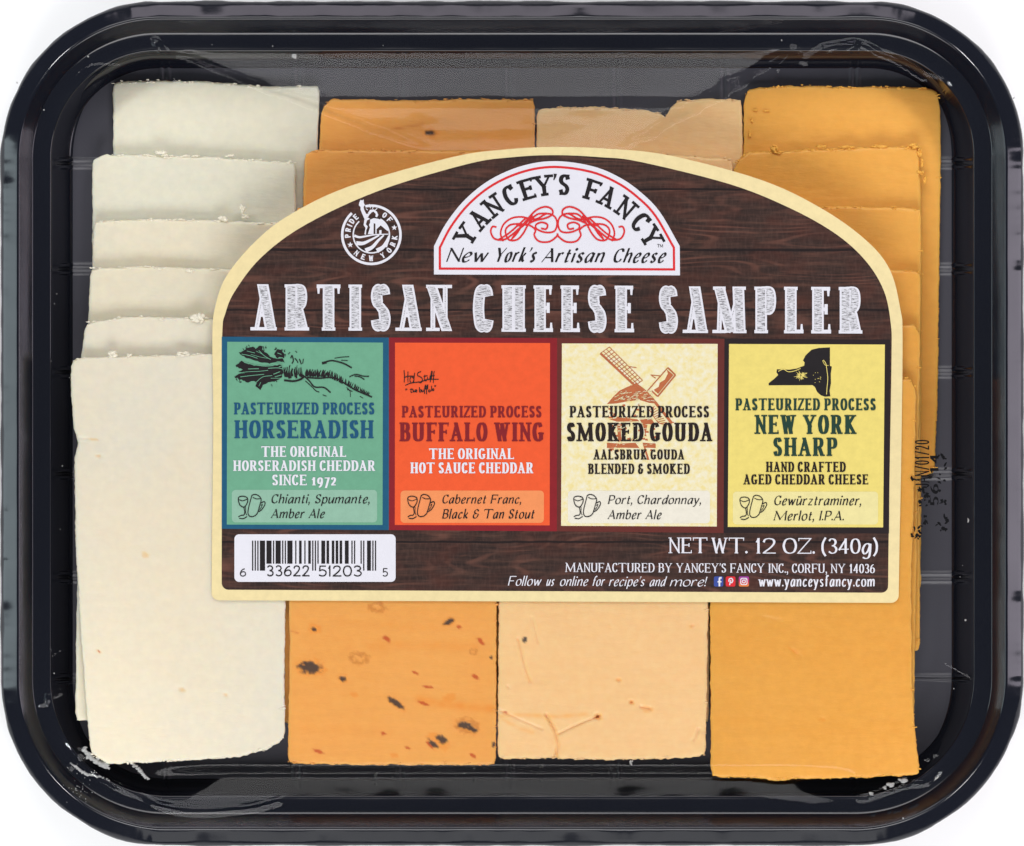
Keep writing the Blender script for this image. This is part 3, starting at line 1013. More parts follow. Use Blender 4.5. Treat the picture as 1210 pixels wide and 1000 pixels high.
# --- yellow column
cheese_slice('lowest yellow cheddar slice, its side showing beside the slices above it', G4, m_sharp, 0,
             [(879, 113), (884, 107), (898, 104), (935, 101), (1000, 103), (1070, 103), (1100, 105), (1107, 109), (1111, 120)], [(1111, 120), (1112, 180), (1110, 330), (1108, 470), (1104, 560)],
             [(878, 566), (1050, 566), (1104, 560)], [(879, 113), (878, 200), (878, 566)], 31, step=3, ncr=30)
cheese_slice('second yellow cheddar slice up, with frayed curls on its corner', G4, m_sharp, 1,
             [(866, 197), (875, 187), (886, 180), (960, 177), (1030, 175), (1086, 173)], [(1086, 173), (1088, 240), (1088, 640)], [(866, 640), (1088, 640)], [(866, 197), (866, 640)], 32, ncr=46, rough=1.4)
cheese_slice('third yellow cheddar slice up, its edge straight and clean', G4, m_sharp, 2,
             [(860, 246), (1000, 244), (1089, 246)], [(1089, 246), (1088, 700)], [(860, 700), (1088, 700)], [(860, 246), (860, 700)], 33, ncr=18)
cheese_slice('fourth yellow cheddar slice up, showing beside the shoulder of the label', G4, m_sharp, 3,
             [(855, 320), (1000, 318), (1088, 320)], [(1088, 320), (1087, 770)], [(855, 770), (1087, 770)], [(855, 320), (855, 770)], 34, ncr=18)
cheese_slice('yellow cheddar slice directly under the uppermost cheddar slice', G4, m_sharp, 4,
             [(842, 386), (1000, 384), (1080, 384), (1088, 391)], [(1088, 391), (1086, 500), (1080, 850)], [(841, 850), (1080, 850)], [(842, 386), (841, 850)], 35, ncr=14)
o, zt_y = cheese_slice('large uppermost yellow cheddar slice reaching below the label to the tray edge', G4, m_sharp, 5,
                       [(846, 450), (1000, 448), (1074, 447), (1083, 456)], [(1083, 456), (1081, 560), (1077, 700), (1078, 800), (1081, 860), (1087, 916)],
                       [(840, 918), (900, 920), (915, 923), (940, 920), (1000, 920), (1060, 917), (1087, 916)], [(846, 450), (842, 640), (839, 720), (840, 918)], 36, step=3, ncr=60, rough=1.3,
                       dents=[([(936, 768), (944, 776)], 2, .3), ([(972, 850)], 3, .25), ([(903, 730), (925, 736)], 2, .2)],
                       marks=[(2, 972, 851, 4, 2.6, 0), (2, 938, 769, 7, 2, .6)], strokes=[([(850, 760), (1070, 775)], 22, 2, .10), ([(850, 850), (1070, 868)], 18, 2, .08)])

# --- loose curls on the edges (part of nothing, lying on the slices)
lumps('crumbs', [(190, 180, 7.2, 9, 4, .8), (195, 184, 7.2, 5, 3, .6), (272, 184, 7.1, 7, 2.5, .5), (287, 247, 10.2, 5, 7, .9), (289, 256, 10.0, 6, 4, .7), (264, 259, 10.0, 7, 5, .8), (225, 320, 12.8, 7, 3, .6),
                 (232, 376, 16.0, 9, 6, .8), (133, 419, 18.5, 8, 5, .5), (216, 418, 18.5, 9, 4, .5), (152, 420, 18.6, 5, 2.6, .4), (237, 376, 16, 6, 8, .8)], m_crumb[m_horse.name])
tag(bpy.data.objects['crumbs.' + ('%03d' % (len([q for q in bpy.data.objects if q.name.startswith('crumbs')]) - 1))], 'white cheese crumbs clinging to the edges of white slices', 'crumbs')
cr = lumps('crumbs', [(915, 175, 7.2, 7, 6, .7), (920, 180, 7.2, 8, 3, .5), (1080, 172, 7.2, 7, 4, .7), (1087, 180, 7.0, 4, 7, .7), (1090, 192, 6.8, 3, 8, .6), (1088, 204, 6.8, 5, 4, .6), (1093, 213, 6.0, 3, 8, .5), (970, 173, 7, 9, 2.4, .4),
                      (1000, 174, 7, 12, 2, .4), (1040, 173, 7, 14, 2.4, .5), (893, 130, 4.4, 4, 2.4, .35), (905, 131, 4.4, 6, 1.6, .3), (888, 142, 4.3, 2, 6, .35), (886, 158, 4.3, 1.6, 7, .35)], m_crumb[m_sharp.name])
tag(cr, 'yellow cheddar shavings curled along the frayed corner', 'crumbs')
m_smear = new_mat('cheese_smear', (0.42, 0.42, 0.41, 1), .5)
it = []
for pts_, w_, z_ in (([(100, 886), (106, 894), (116, 901), (128, 905)], 5.5, 17.4), ([(84, 902), (92, 908), (100, 914), (112, 917), (122, 919)], 2.6, 17.2), ([(156, 903), (163, 908), (169, 915), (175, 921)], 3.4, 17.2), ([(127, 921), (129, 923)], 1.8, 17)):
    pc_ = crom(pts_, 7)[0]
    for i_, (x_, y_) in enumerate(pc_):
        k_ = .55 + .6 * math.sin(math.pi * (i_ + 1) / (len(pc_) + 1))
        it.append((x_ + random.uniform(-.8, .8), y_ + random.uniform(-.8, .8), z_, min(2.9, w_ * .7 * k_), min(2.9, w_ * .6 * k_), .3))
        if w_ > 4:
            it.append((x_ + random.uniform(-3, 3), y_ + random.uniform(-3, 3), z_, 2.9, 2.4, .3))
it += [
      (1030, 938, 16, 4, 3, .5), (1052, 927, 16.6, 6, 4, .6), (1066, 922, 17, 7, 4, .6), (1046, 931, 16.2, 4, 2.4, .5), (706, 932, 1.6, 1.6, 4, .4), (712, 931, 1.6, 1.6, 4, .4), (521, 934, 1.6, 1.6, 1.6, .3),
      (746, 901, 18, 3, 4, .4), (727, 935, 1.6, 2, 1.6, .3), (806, 932, 1.6, 1.6, 1.6, .3), (1141, 733, 15.6, 1.4, 1.4, .25), (1144, 615, 15.6, 1.2, 2.4, .25), (104, 67, 15.7, 1.2, 1.2, .2), (20, 98, 16.6, 1.3, 1.3, .25),
      (348, 67, 15.8, 3, 3, .4), (1198, 116, 16, 1.2, 1.4, .3), (1067, 967, 18.4, 1.3, 1.2, .2), (52, 130, 15.6, 1.2, 1.2, .2), (444, 916, 1.6, 2, 2.6, .4), (560, 908, 1.6, 2, 1.4, .4), (640, 906, 1.6, 2.4, 1.6, .4), (795, 903, 1.6, 2, 1.4, .4)]
rnd = random.Random(3)
for _ in range(46):
    t = rnd.random()
    if t < .6:
        it.append((rnd.uniform(340, 1000), rnd.uniform(903, 938), 1.5, rnd.uniform(.5, 1.0), rnd.uniform(.5, 1.0), .15))
    else:
        x, y = rnd.choice([(rnd.uniform(60, 84), rnd.uniform(150, 900)), (rnd.uniform(1115, 1160), rnd.uniform(120, 900)), (rnd.uniform(100, 1100), rnd.uniform(44, 58))])
        it.append((x, y, 15.6, rnd.uniform(.4, .9), rnd.uniform(.4, .9), .12))
for _ in range(34):
    a, r = rnd.uniform(0, 6.28), abs(rnd.gauss(0, 9))
    it.append((95 + r * math.cos(a) + rnd.uniform(-6, 6), 933 + r * math.sin(a) * .9, 18.5, rnd.uniform(.3, .7), rnd.uniform(.3, .7), .08))
tag(lumps('crumbs', it, m_smear), 'pale cheese crumbs and smears strewn round the tray edge', 'crumbs', kind='stuff')

# ------------------------------------------------------------------ clear film stretched over the tray
m_film = bpy.data.materials.new('clear_film')
m_film.use_nodes = True
nt = m_film.node_tree
nt.nodes.clear()
out = nt.nodes.new('ShaderNodeOutputMaterial')
mx = nt.nodes.new('ShaderNodeMixShader')
tr = nt.nodes.new('ShaderNodeBsdfTransparent')
tr.inputs[0].default_value = (.985, .985, .985, 1)
gl = nt.nodes.new('ShaderNodeBsdfGlossy')
gl.inputs['Roughness'].default_value = .07
fr = nt.nodes.new('ShaderNodeFresnel')
geo = nt.nodes.new('ShaderNodeNewGeometry')
ior = nt.nodes.new('ShaderNodeMix')      # same index from both sides: the film is a sheet, not a solid
ior.inputs[2].default_value = 1.27
ior.inputs[3].default_value = 1 / 1.27
nt.links.new(geo.outputs['Backfacing'], ior.inputs[0])
nt.links.new(ior.outputs[0], fr.inputs['IOR'])
nt.links.new(fr.outputs[0], mx.inputs[0])
nt.links.new(tr.outputs[0], mx.inputs[1])
nt.links.new(gl.outputs[0], mx.inputs[2])
nt.links.new(mx.outputs[0], out.inputs[0])
CREASES = [([(184, 50), (192, 66), (206, 92)], 3.0, .7), ([(178, 60), (192, 62), (225, 58)], 2.2, .35), ([(48, 832), (60, 824), (72, 816)], 2.0, .45), ([(57, 770), (57, 824), (75, 868), (92, 888)], 2.6, .35),
           ([(62, 772), (74, 764), (84, 752)], 2.0, .35), ([(84, 905), (98, 890), (118, 915), (160, 938), (215, 958), (290, 955), (330, 946)], 3.0, .45), ([(920, 80), (936, 60), (950, 72), (975, 58), (1010, 52)], 3, .6),
           ([(990, 66), (1016, 53), (1040, 64), (1060, 72), (1090, 92)], 2.6, .5), ([(1096, 92), (1120, 102), (1132, 130), (1140, 160), (1150, 184)], 2.4, .35), ([(1002, 925), (1016, 944), (1040, 936), (1070, 925)], 2.6, .55),
           ([(1070, 925), (1095, 924), (1112, 905), (1112, 885)], 2.4, .4), ([(86, 120), (90, 95), (110, 80), (140, 80)], 2.2, .3), ([(1095, 896), (1106, 888)], 2, .4), ([(1115, 780), (1150, 800), (1153, 812)], 2.2, .3)]
gs = 3.0


def sst(a, b, v):
    t = max(0.0, min(1.0, (v - a) / (b - a)))
    return t * t * (3 - 2 * t)


def hat(y, a, b, c, d):
    return max(0.0, min(1, (y - a) / (b - a), (d - y) / (d - c)))


def sag(x, y):
    """the film sinks between the rim and the cheese along the two long sides"""
    v = 0
    if y < 190:
        w = 6 * noise.noise(Vector((x / 30, y / 14, 5)))
        xl = 196 + 2.6 * max(0, y - 62) + w
        xr = 940 - 1.7 * max(0, y - 62) + 2.4 * w
        v = 5.4 * hat(y, 60 - 6 * sst(260, 200, x) - 8 * sst(880, 940, x), 116, 128, 178) * sst(xl - 4, xl + 22, x) * sst(xr + 6, xr - 26, x)
    elif y > 895:
        w = 5 * noise.noise(Vector((x / 60, 0.5, 8)))
        y1 = 944 + 8 * sst(330, 290, x) + 8 * sst(880, 960, x) + w * .3
        v = .40 * .215 * (y1 - 916) * hat(y, 906, 913, 916, y1) * sst(150, 255, x + 2 * w + 1.6 * (y - 925)) * sst(1040, 935, x + 2 * w - 1.6 * (y - 925))
    if v and y < 500:
        v *= 1 + .05 * noise.noise(Vector((x / 90, y / 40, 2.2))) + .015 * noise.noise(Vector((x / 26, y / 20, 4.2)))
    return v


nx_, ny_ = int((X1 - X0) / gs) + 1, int((Y1 - Y0) / gs) + 1
fz = np.full((ny_, nx_), np.nan)
for j in range(ny_):
    for i in range(nx_):
        x, y = X0 + i * gs, Y0 + j * gs
        d = inset(x, y)
        if d < 22:
            continue
        z = 18.75 + .28 * min(1, (d - 22) / 50)
        if d < 150:
            z += .13 * noise.noise(Vector((x / 40, y / 40, 1.3))) * min(1, (d - 22) / 12)
        fz[j, i] = z - sag(x, y)
for pts, wd, hg in CREASES:
    pc = crom(pts, 6)[0]
    xs, ys = [p[0] for p in pc], [p[1] for p in pc]
    for j in range(max(0, int((min(ys) - 12 - Y0) / gs)), min(ny_, int((max(ys) + 12 - Y0) / gs) + 1)):
        for i in range(max(0, int((min(xs) - 12 - X0) / gs)), min(nx_, int((max(xs) + 12 - X0) / gs) + 1)):
            if not np.isnan(fz[j, i]):
                x, y = X0 + i * gs, Y0 + j * gs
                dm = min(seg_dist(x, y, a, b) for a, b in zip(pc, pc[1:]))
                if dm < 14:
                    fz[j, i] += hg * 1.5 * math.exp(-(dm / (wd * 1.5)) ** 2)
mb = MB()
ids = {}
for j in range(ny_):
    for i in range(nx_):
        if not np.isnan(fz[j, i]):
            ids[(i, j)] = mb.vert(X0 + i * gs, Y0 + j * gs, float(fz[j, i]))
for (i, j), a in ids.items():
    b, c, d = ids.get((i + 1, j)), ids.get((i + 1, j + 1)), ids.get((i, j + 1))
    if b is not None and c is not None and d is not None:
        mb.f.append([a, d, c, b])
film = mb.build('plastic_film', m_film, None, True)
tag(film, 'clear plastic film stretched over the black cheese tray', 'plastic film')

# date stamp printed in black on the film
m_ink = new_mat('stamp_ink', (0.006, 0.006, 0.007, 1), .6, .1)
mb = MB()
pen = Pen(.11, .09, gap=.10)
for txt, xb, y0_, y1_, hh in (('JAN/01/20', 1098, 520, 576, 17), ('56 14', 1109, 536, 598, 10)):
    def xf(p, xb=xb, y1_=y1_, hh=hh):
        return (xb - hh * (1 - 0) + hh - p[1] * hh + 0, y1_ - p[0] * hh)
    mw = measure(txt, pen, .62)
    x = 0
    k = (y1_ - y0_) / (mw * hh)
    for ch in txt:
        x += glyph(mb, ch, pen, x, .62, 19.06, lambda p, xf=xf, k=k: xf((p[0] * k, p[1])))
rnd = random.Random(11)
for cx_, cy_, rx_, ry_, n_ in ((1090, 577, 4, 5, 9), (1097, 585, 4, 6, 8), (1089, 592, 4, 5, 8), (1100, 566, 3, 4, 4), (1086, 626, 4, 8, 12), (1092, 618, 3, 6, 6), (1113, 540, 5, 4, 8), (1118, 552, 3, 6, 4), (1112, 572, 4, 8, 9), (1116, 590, 4, 6, 8), (1112, 622, 5, 5, 9), (1118, 612, 3, 5, 5), (1079, 568, 2, 4, 4), (1079, 632, 2, 4, 3)):
    for _ in range(int(n_ * .7)):
        flat_bit(mb, rnd.gauss(cx_, rx_ * .6), rnd.gauss(cy_, ry_ * .6), rnd.uniform(1, 3.2), rnd.uniform(.8, 2.2), rnd.uniform(0, 3), 19.06, rnd.randint(0, 9999), n=11, jag=.4)
mb.build('date_stamp', m_ink, film)

# ------------------------------------------------------------------ paper label
ZL = 19.3


def paper(name, col, rough=.5, mott=.06):
    m = new_mat(name, col, rough, .25)
    uv = uv_coord(m)
    f = noise_tex(m, uv, 9, 6, .7)
    c = mix_col(m, ramp(m, f, [(.35, g4(0)), (.75, g4(1))]), tuple(min(1, v * (1 + mott)) for v in col[:3]) + (1,), tuple(v * (1 - mott) for v in col[:3]) + (1,))
    lk(m, c, bsdf(m).inputs['Base Color'])
    add_bump(m, noise_tex(m, uv, 60, 3), .08, .0002)
    return m


m_cream = paper('cream_paper', C(242, 223, 167))
m_wht = paper('white_print', C(236, 235, 242), mott=.02)
m_blk = paper('black_print', C(34, 30, 32), mott=.1)
m_red = paper('red_print', C(226, 48, 52), mott=.05)
OUTER = [(250, 700), (250.5, 640), (252, 500), (251, 399), (254, 364), (267.8, 326), (302.5, 284.6), (344, 253), (413.6, 220), (535, 185.6), (600, 176.5), (655, 173.8), (720, 176), (792, 184), (899, 212.6), (970, 246), (1023, 283.7), (1051.6, 319),
         (1064, 366), (1066.5, 400), (1065, 540), (1063, 640), (1062, 703)]
INNER = [(262, 690), (262, 640), (262.6, 500), (262.6, 396), (266.5, 370), (278, 343.6), (309.4, 303.7), (361.5, 265.5), (448, 225.5), (552.5, 194), (605, 186), (655, 183.5), (710, 186), (756.6, 191.5), (863, 218), (934, 246.4), (987.6, 276.6), (1023, 308.6), (1044.5, 344),
         (1052.6, 383), (1053.5, 420), (1051.5, 540), (1050, 640), (1049.5, 690)]


def close_bottom(o_, l, r, rad):
    c = crom(o_, 6)[0]
    xl, yl = l
    xr, yr = r
    a = [(xr - rad + rad * math.cos(t), yr - rad + rad * math.sin(t)) for t in (math.radians(90 * i / 6) for i in range(1, 7))]
    b = [(xl + rad - rad * math.sin(t), yl - rad + rad * math.cos(t)) for t in (math.radians(90 * i / 6) for i in range(0, 6))]
    return c + a + b


mb = MB()
mb.slab(close_bottom(OUTER, (250, 709.5), (1062, 712.5), 9), ZL, .11)
label = mb.build('paper_label', m_cream)
tag(label, 'printed paper label with wood pattern, cream border and four flavour panels', 'label')

m_wood = new_mat('printed_wood', (.03, .02, .018, 1), .5, .25)
uv = uv_coord(m_wood)
f1 = noise_tex(m_wood, uv, 4.0, 8, .7, (.35, 5, 1))
f2 = noise_tex(m_wood, uv, 2.2, 3, .5, (1, 1.6, 1))
base = ramp(m_wood, f1, [(.25, C(28, 20, 19)), (.44, C(50, 35, 31)), (.56, C(66, 46, 39)), (.74, C(96, 66, 54))])
base = mix_col(m_wood, ramp(m_wood, f2, [(.45, g4(0)), (.72, g4(.5))]), base, C(86, 44, 34))
# grain lines: contours of a slow, long-stretched field
gn = noise_tex(m_wood, uv, 1.1, 2, .4, (.30, 2.0, 1))
gy = nd(m_wood, 'ShaderNodeSeparateXYZ')
lk(m_wood, uv, gy.inputs[0])
gm = nd(m_wood, 'ShaderNodeMath', operation='MULTIPLY_ADD')
lk(m_wood, gn, gm.inputs[0])
gm.inputs[1].default_value = 95
g0 = nd(m_wood, 'ShaderNodeMath', operation='MULTIPLY')
lk(m_wood, gy.outputs[1], g0.inputs[0])
g0.inputs[1].default_value = 26
lk(m_wood, g0.outputs[0], gm.inputs[2])
gs_ = nd(m_wood, 'ShaderNodeMath', operation='SINE')
lk(m_wood, gm.outputs[0], gs_.inputs[0])
gk = noise_tex(m_wood, uv, 1.7, 3, .6, (.8, 2.2, 1))
gf = nd(m_wood, 'ShaderNodeMath', operation='MULTIPLY')
lk(m_wood, ramp(m_wood, gs_.outputs[0], [(.15, g4(0)), (.95, g4(.5))]), gf.inputs[0])
lk(m_wood, ramp(m_wood, gk, [(.42, g4(0)), (.64, g4(1))]), gf.inputs[1])
base = mix_col(m_wood, gf.outputs[0], base, C(124, 80, 66))
# scanline-fine wear
f4 = noise_tex(m_wood, uv, 30, 3, .6, (1, .25, 1))
base = mix_col(m_wood, ramp(m_wood, f4, [(.45, g4(0)), (.85, g4(.3))]), base, C(112, 84, 76))
# plank joints, darker towards a joint by print
sep = nd(m_wood, 'ShaderNodeSeparateXYZ')
lk(m_wood, uv, sep.inputs[0])
wob = noise_tex(m_wood, uv, 3, 3, .6, (1, .2, 1))
yv = nd(m_wood, 'ShaderNodeMath', operation='MULTIPLY_ADD')
lk(m_wood, wob, yv.inputs[0])
yv.inputs[1].default_value = .03
lk(m_wood, sep.outputs[1], yv.inputs[2])
tot = None
for yy, ww in ((2.255, .012), (2.97, .015), (3.68, .012), (4.4, .012), (5.1, .012), (5.8, .012), (6.42, .012), (7.15, .01)):
    df = nd(m_wood, 'ShaderNodeMath', operation='COMPARE')
    lk(m_wood, yv.outputs[0], df.inputs[0])
    df.inputs[1].default_value = yy
    df.inputs[2].default_value = ww
    if tot is None:
        tot = df.outputs[0]
    else:
        ad = nd(m_wood, 'ShaderNodeMath', operation='MAXIMUM')
        lk(m_wood, tot, ad.inputs[0])
        lk(m_wood, df.outputs[0], ad.inputs[1])
        tot = ad.outputs[0]
jm = nd(m_wood, 'ShaderNodeMath', operation='MULTIPLY')
lk(m_wood, tot, jm.inputs[0])
jm.inputs[1].default_value = .85
base = mix_col(m_wood, jm.outputs[0], base, C(24, 16, 18))
lk(m_wood, base, bsdf(m_wood).inputs['Base Color'])
mb = MB()
mb.poly(close_bottom(INNER, (262, 697), (1049.5, 700.5), 8), ZL + .03)
mb.build('wood_print', m_wood, label)

Z_A, Z_B, Z_C, Z_D = ZL + .06, ZL + .09, ZL + .12, ZL + .18

# ---- logo plaque
PL = [(512.8, 291), (527.5, 263.5), (550, 235.5), (580, 212), (617.5, 196), (656, 190.5), (700, 196.5), (732.5, 210), (758, 228), (780, 251), (803.2, 291)]


def shrink(pts, d):
    n = len(pts)
    r = []
    for i in range(n):
        a, b, c = pts[i - 1], pts[i], pts[(i + 1) % n]
        e1 = (b[0] - a[0], b[1] - a[1])
        e2 = (c[0] - b[0], c[1] - b[1])
        l1, l2 = math.hypot(*e1) or 1, math.hypot(*e2) or 1
        n1, n2 = (-e1[1] / l1, e1[0] / l1), (-e2[1] / l2, e2[0] / l2)
        k = 1 + n1[0] * n2[0] + n1[1] * n2[1]
        r.append((b[0] + d * (n1[0] + n2[0]) / k, b[1] + d * (n1[1] + n2[1]) / k))
    return r


pl = crom(PL, 6)[0] + [(803.5, 325.5), (512.8, 324.5)]
mb = MB()
mb.poly(pl, Z_A)
plaque = mb.build('logo_plaque', m_wht, label)
mb = MB()
i1, i2 = shrink(pl, 5.6), shrink(pl, 8.3)
mb.strip(i1 + [i1[0]], i2 + [i2[0]], Z_B)
mb.build('red_outline', m_red, plaque)
mb = MB()
pen = Pen(.20, .13, serif=.10, st=.13)
write_arc(mb, [('Y', -57.5), ('A', -46.5), ('N', -36.3), ('C', -26), ('E', -16.5), ('Y', -7.6), ("'", -1.8), ('S', 3.2), ('F', 18), ('A', 27.2), ('N', 38.3), ('C', 49), ('Y', 58.7)], pen, 659.5, 347.5, 117, 24.5, .92, Z_B)
write(mb, 'TM', Pen(.16, .12, gap=.08), 776.5, 783.5, 288.7, 292.5, Z_B)
mb.build('arched_lettering', m_blk, plaque)
mb = MB()
pen = Pen(.175, .06, gap=.075, slant=.36, nib=.5, space=.26)
write(mb, 'New', pen, 527, 580, 293, 309.5, Z_B)
write(mb, "York's", pen, 583, 637, 293, 309.5, Z_B)
write(mb, 'Artisan', pen, 640, 718, 293.5, 310, Z_B)
write(mb, 'Cheese', pen, 723, 790, 294, 310.2, Z_B)
mb.build('script_lettering', m_blk, plaque)
FL = [[(545, 590), (512, 588), (500, 630), (530, 682), (600, 690), (660, 655), (740, 585), (800, 515), (860, 455), (930, 430), (980, 450), (984, 490), (930, 520), (860, 535), (800, 560)],
      [(597, 702), (577, 640), (600, 570), (660, 522), (740, 510), (850, 528), (940, 485), (1000, 505), (1022, 560), (1000, 622), (930, 632), (862, 605), (856, 572), (900, 553), (945, 570), (935, 605), (895, 600)],
      [(560, 690), (640, 640), (720, 570), (780, 515)],
      [(790, 575), (720, 565), (650, 575), (615, 620), (640, 688), (705, 690), (755, 640), (800, 560), (862, 492), (940, 482)],
      [(700, 580), (790, 572), (850, 610), (842, 655), (880, 702), (960, 705), (1020, 662), (1026, 640)]]
mb = MB()
for st in FL:
    pts = [(505 + x / 6.667, 180 + y / 6.667) for x, y in st]
    line(mb, pts, 2.1, Z_B)
    line(mb, [(2 * 658.8 - x, y) for x, y in pts], 2.1, Z_B)
for dx in (0, 1):
    pts = [(505 + x / 6.667, 180 + y / 6.667) for x, y in [(745, 580), (700, 640), (660, 690)]]
    pts2 = [(505 + x / 6.667, 180 + y / 6.667) for x, y in [(830, 500), (770, 560), (700, 625)]]
    for q in (pts, pts2):
        line(mb, q if dx else [(2 * 658.8 - x, y) for x, y in q], 3.0, Z_B, taper=lambda t: .5 + math.sin(math.pi * t) * .6)
mb.build('flourish', m_red, plaque)

# ---- round emblem
EX, EY = 438.8, 277.6


def ep(x, y):
    return (395 + x / 11.11, 230 + y / 11.11)


def ring(mb, cx, cy, r0, r1, z, n=64, a0=0, a1=360):
    A = [math.radians(a0 + (a1 - a0) * i / n) for i in range(n + 1)]
    mb.strip([(cx + r1 * math.sin(t), cy - r1 * math.cos(t)) for t in A], [(cx + r0 * math.sin(t), cy - r0 * math.cos(t)) for t in A], z + lvl())


def star(mb, cx, cy, r, z):
    mb.poly([(cx + (r if i % 2 == 0 else r * .42) * math.sin(i * math.pi / 5), cy - (r if i % 2 == 0 else r * .42) * math.cos(i * math.pi / 5)) for i in range(10)], z)


mb = MB()
ring(mb, EX, EY, 32.9, 35.9, Z_A, a0=-12, a1=318)
ring(mb, EX, EY, 20.6, 22.2, Z_A, a0=30, a1=318)
pen = Pen(.24, .2, gap=.1)
write_arc(mb, [('P', -93), ('R', -78), ('I', -66.5), ('D', -55), ('E', -41)], pen, EX, EY, 24.6, 6.8, .8, Z_A)
write_arc(mb, [('O', 34), ('F', 50.5)], pen, EX, EY, 24.6, 6.8, .8, Z_A)
write_arc(mb, [('N', 219), ('E', 200), ('W', 180.5), ('Y', 151), ('O', 131), ('R', 113.5), ('K', 97)], pen, EX, EY, 31.2, 6.8, .8, Z_A, inside=True)
star(mb, *ep(788, 435), 3.6, Z_A)
star(mb, *ep(210, 660), 3.6, Z_A)
# torch, arm, head, body
mb.poly([ep(*q) for q in [(330, 100), (345, 70), (365, 78), (385, 65), (388, 110), (402, 140), (385, 165), (392, 200), (420, 255), (470, 250), (448, 290), (400, 330), (365, 250), (345, 200), (345, 165), (322, 140)]], Z_A)
mb.poly([ep(*q) for q in [(440, 245), (470, 200), (520, 195), (560, 225), (578, 270), (560, 300), (540, 290), (545, 255), (515, 225), (490, 235), (470, 260)]], Z_B)
for a, b in (((415, 185), (440, 205)), ((460, 125), (475, 180)), ((510, 165), (500, 190)), ((565, 180), (535, 205))):
    line(mb, [ep(*a), ep(*b)], .9, Z_B, curve=False)
mb.poly([ep(*q) for q in [(395, 330), (440, 300), (470, 320), (430, 340), (415, 390), (440, 420), (420, 470), (415, 530), (395, 520), (410, 440), (385, 400)]], Z_A)
mb.poly([ep(*q) for q in [(470, 330), (520, 310), (580, 320), (640, 345), (690, 400), (712, 460), (700, 480), (610, 405), (555, 455), (555, 515), (540, 515), (540, 385), (518, 375), (515, 520), (440, 520), (470, 430), (455, 400), (470, 370)]], Z_A)
mb.poly([ep(*q) for q in [(590, 520), (590, 470), (620, 465), (620, 520)]], Z_A)
for st, w0 in (([(262, 540), (330, 560), (430, 545), (530, 528), (712, 520)], 3.0), ([(290, 640), (380, 640), (470, 600), (590, 535)], 5.0), ([(410, 735), (500, 690), (580, 600), (650, 535)], 5.2), ([(560, 740), (640, 690), (690, 610), (720, 540)], 5.5), ([(680, 690), (715, 600)], 2.2)):
    line(mb, [ep(*q) for q in st], w0, Z_A, taper=lambda t: 1 - .65 * t)
mb.build('round_emblem', m_wht, label)

# ---- title in chalk letters
m_chalk = new_mat('chalk_hatching', (.3, .3, .3, 1), .6, .2)
uv = uv_coord(m_chalk)
f = noise_tex(m_chalk, uv, 10, 4, .75, (1.6, 9, 1))
lk(m_chalk, ramp(m_chalk, f, [(.32, C(52, 48, 52)), (.42, C(112, 109, 112)), (.47, C(198, 197, 201)), (.56, C(233, 233, 238))]), bsdf(m_chalk).inputs['Base Color'])
mb, mbi = MB(), MB()
pen = Pen(.25, .08, serif=.022, st=.07, gap=.17, hair=.40)
for t, a, b, y0_, y1_ in (('ARTISAN', 300, 530, 336, 390.5), ('CHEESE', 559, 749, 337, 392), ('SAMPLER', 778, 1019, 338.5, 393.5)):
    write(mb, t, pen, a, b, y0_, y1_, Z_A, mb_in=mbi, inner=.085, dy=.8)
title = mb.build('title_lettering', m_wht, label)
mbi.build('chalk_hatching', m_chalk, title)

# ---- flavour panels
PEN_H = Pen(.215, .09, serif=.05, st=.075, gap=.085, space=.26)
PEN_S = Pen(.21, .10, serif=.05, st=.085, gap=.085, space=.26)
PEN_O = Pen(.21, .10, serif=.05, st=.085, gap=.085, space=.26, old=True)
PEN_I = Pen(.155, .055, serif=.03, st=.045, gap=.075, slant=.2, nib=.45, space=.3)


def glasses(mb, x0, y0, z):
    """a wine glass and a mug, hand drawn; fits 33 x 30 px"""
    q = lambda pts: [(x0 + x, y0 + y) for x, y in pts]
    w = 1.15
    line(mb, q([(1, 7), (2, 3.5), (7, 2.6), (11.5, 4.5), (12, 9), (9.5, 14), (7, 15.5), (3, 13), (1, 7)]), w, z)
    line(mb, q([(1.6, 6.5), (6, 8), (11.6, 6)]), .9, z)
    line(mb, q([(7.6, 15.5), (8.6, 22), (7.5, 25)]), w, z)
    line(mb, q([(9.6, 15), (9.8, 22), (11, 25)]), .9, z)
    line(mb, q([(1, 27), (4, 25.3), (7.5, 25)]), w, z)
    line(mb, q([(2, 28.6), (7, 29), (11.5, 26.5)]), w, z)
    line(mb, q([(17, 1.5), (15, 9), (13, 17), (12.5, 23), (15, 26.5), (20, 26), (23.5, 23)]), w, z)
    line(mb, q([(17, 1.8), (20, .4), (25, 2), (28, 6.5), (26.5, 13), (24.5, 20), (23.5, 23)]), w, z)
    line(mb, q([(18, 3.8), (22, 5.6), (27, 5.6)]), .9, z)
    line(mb, q([(27, 11), (31.5, 9), (32.5, 12), (29, 18), (25, 21)]), w, z)
    line(mb, q([(27.5, 13.5), (29.6, 12.2), (28, 16), (26, 18.5)]), .8, z)


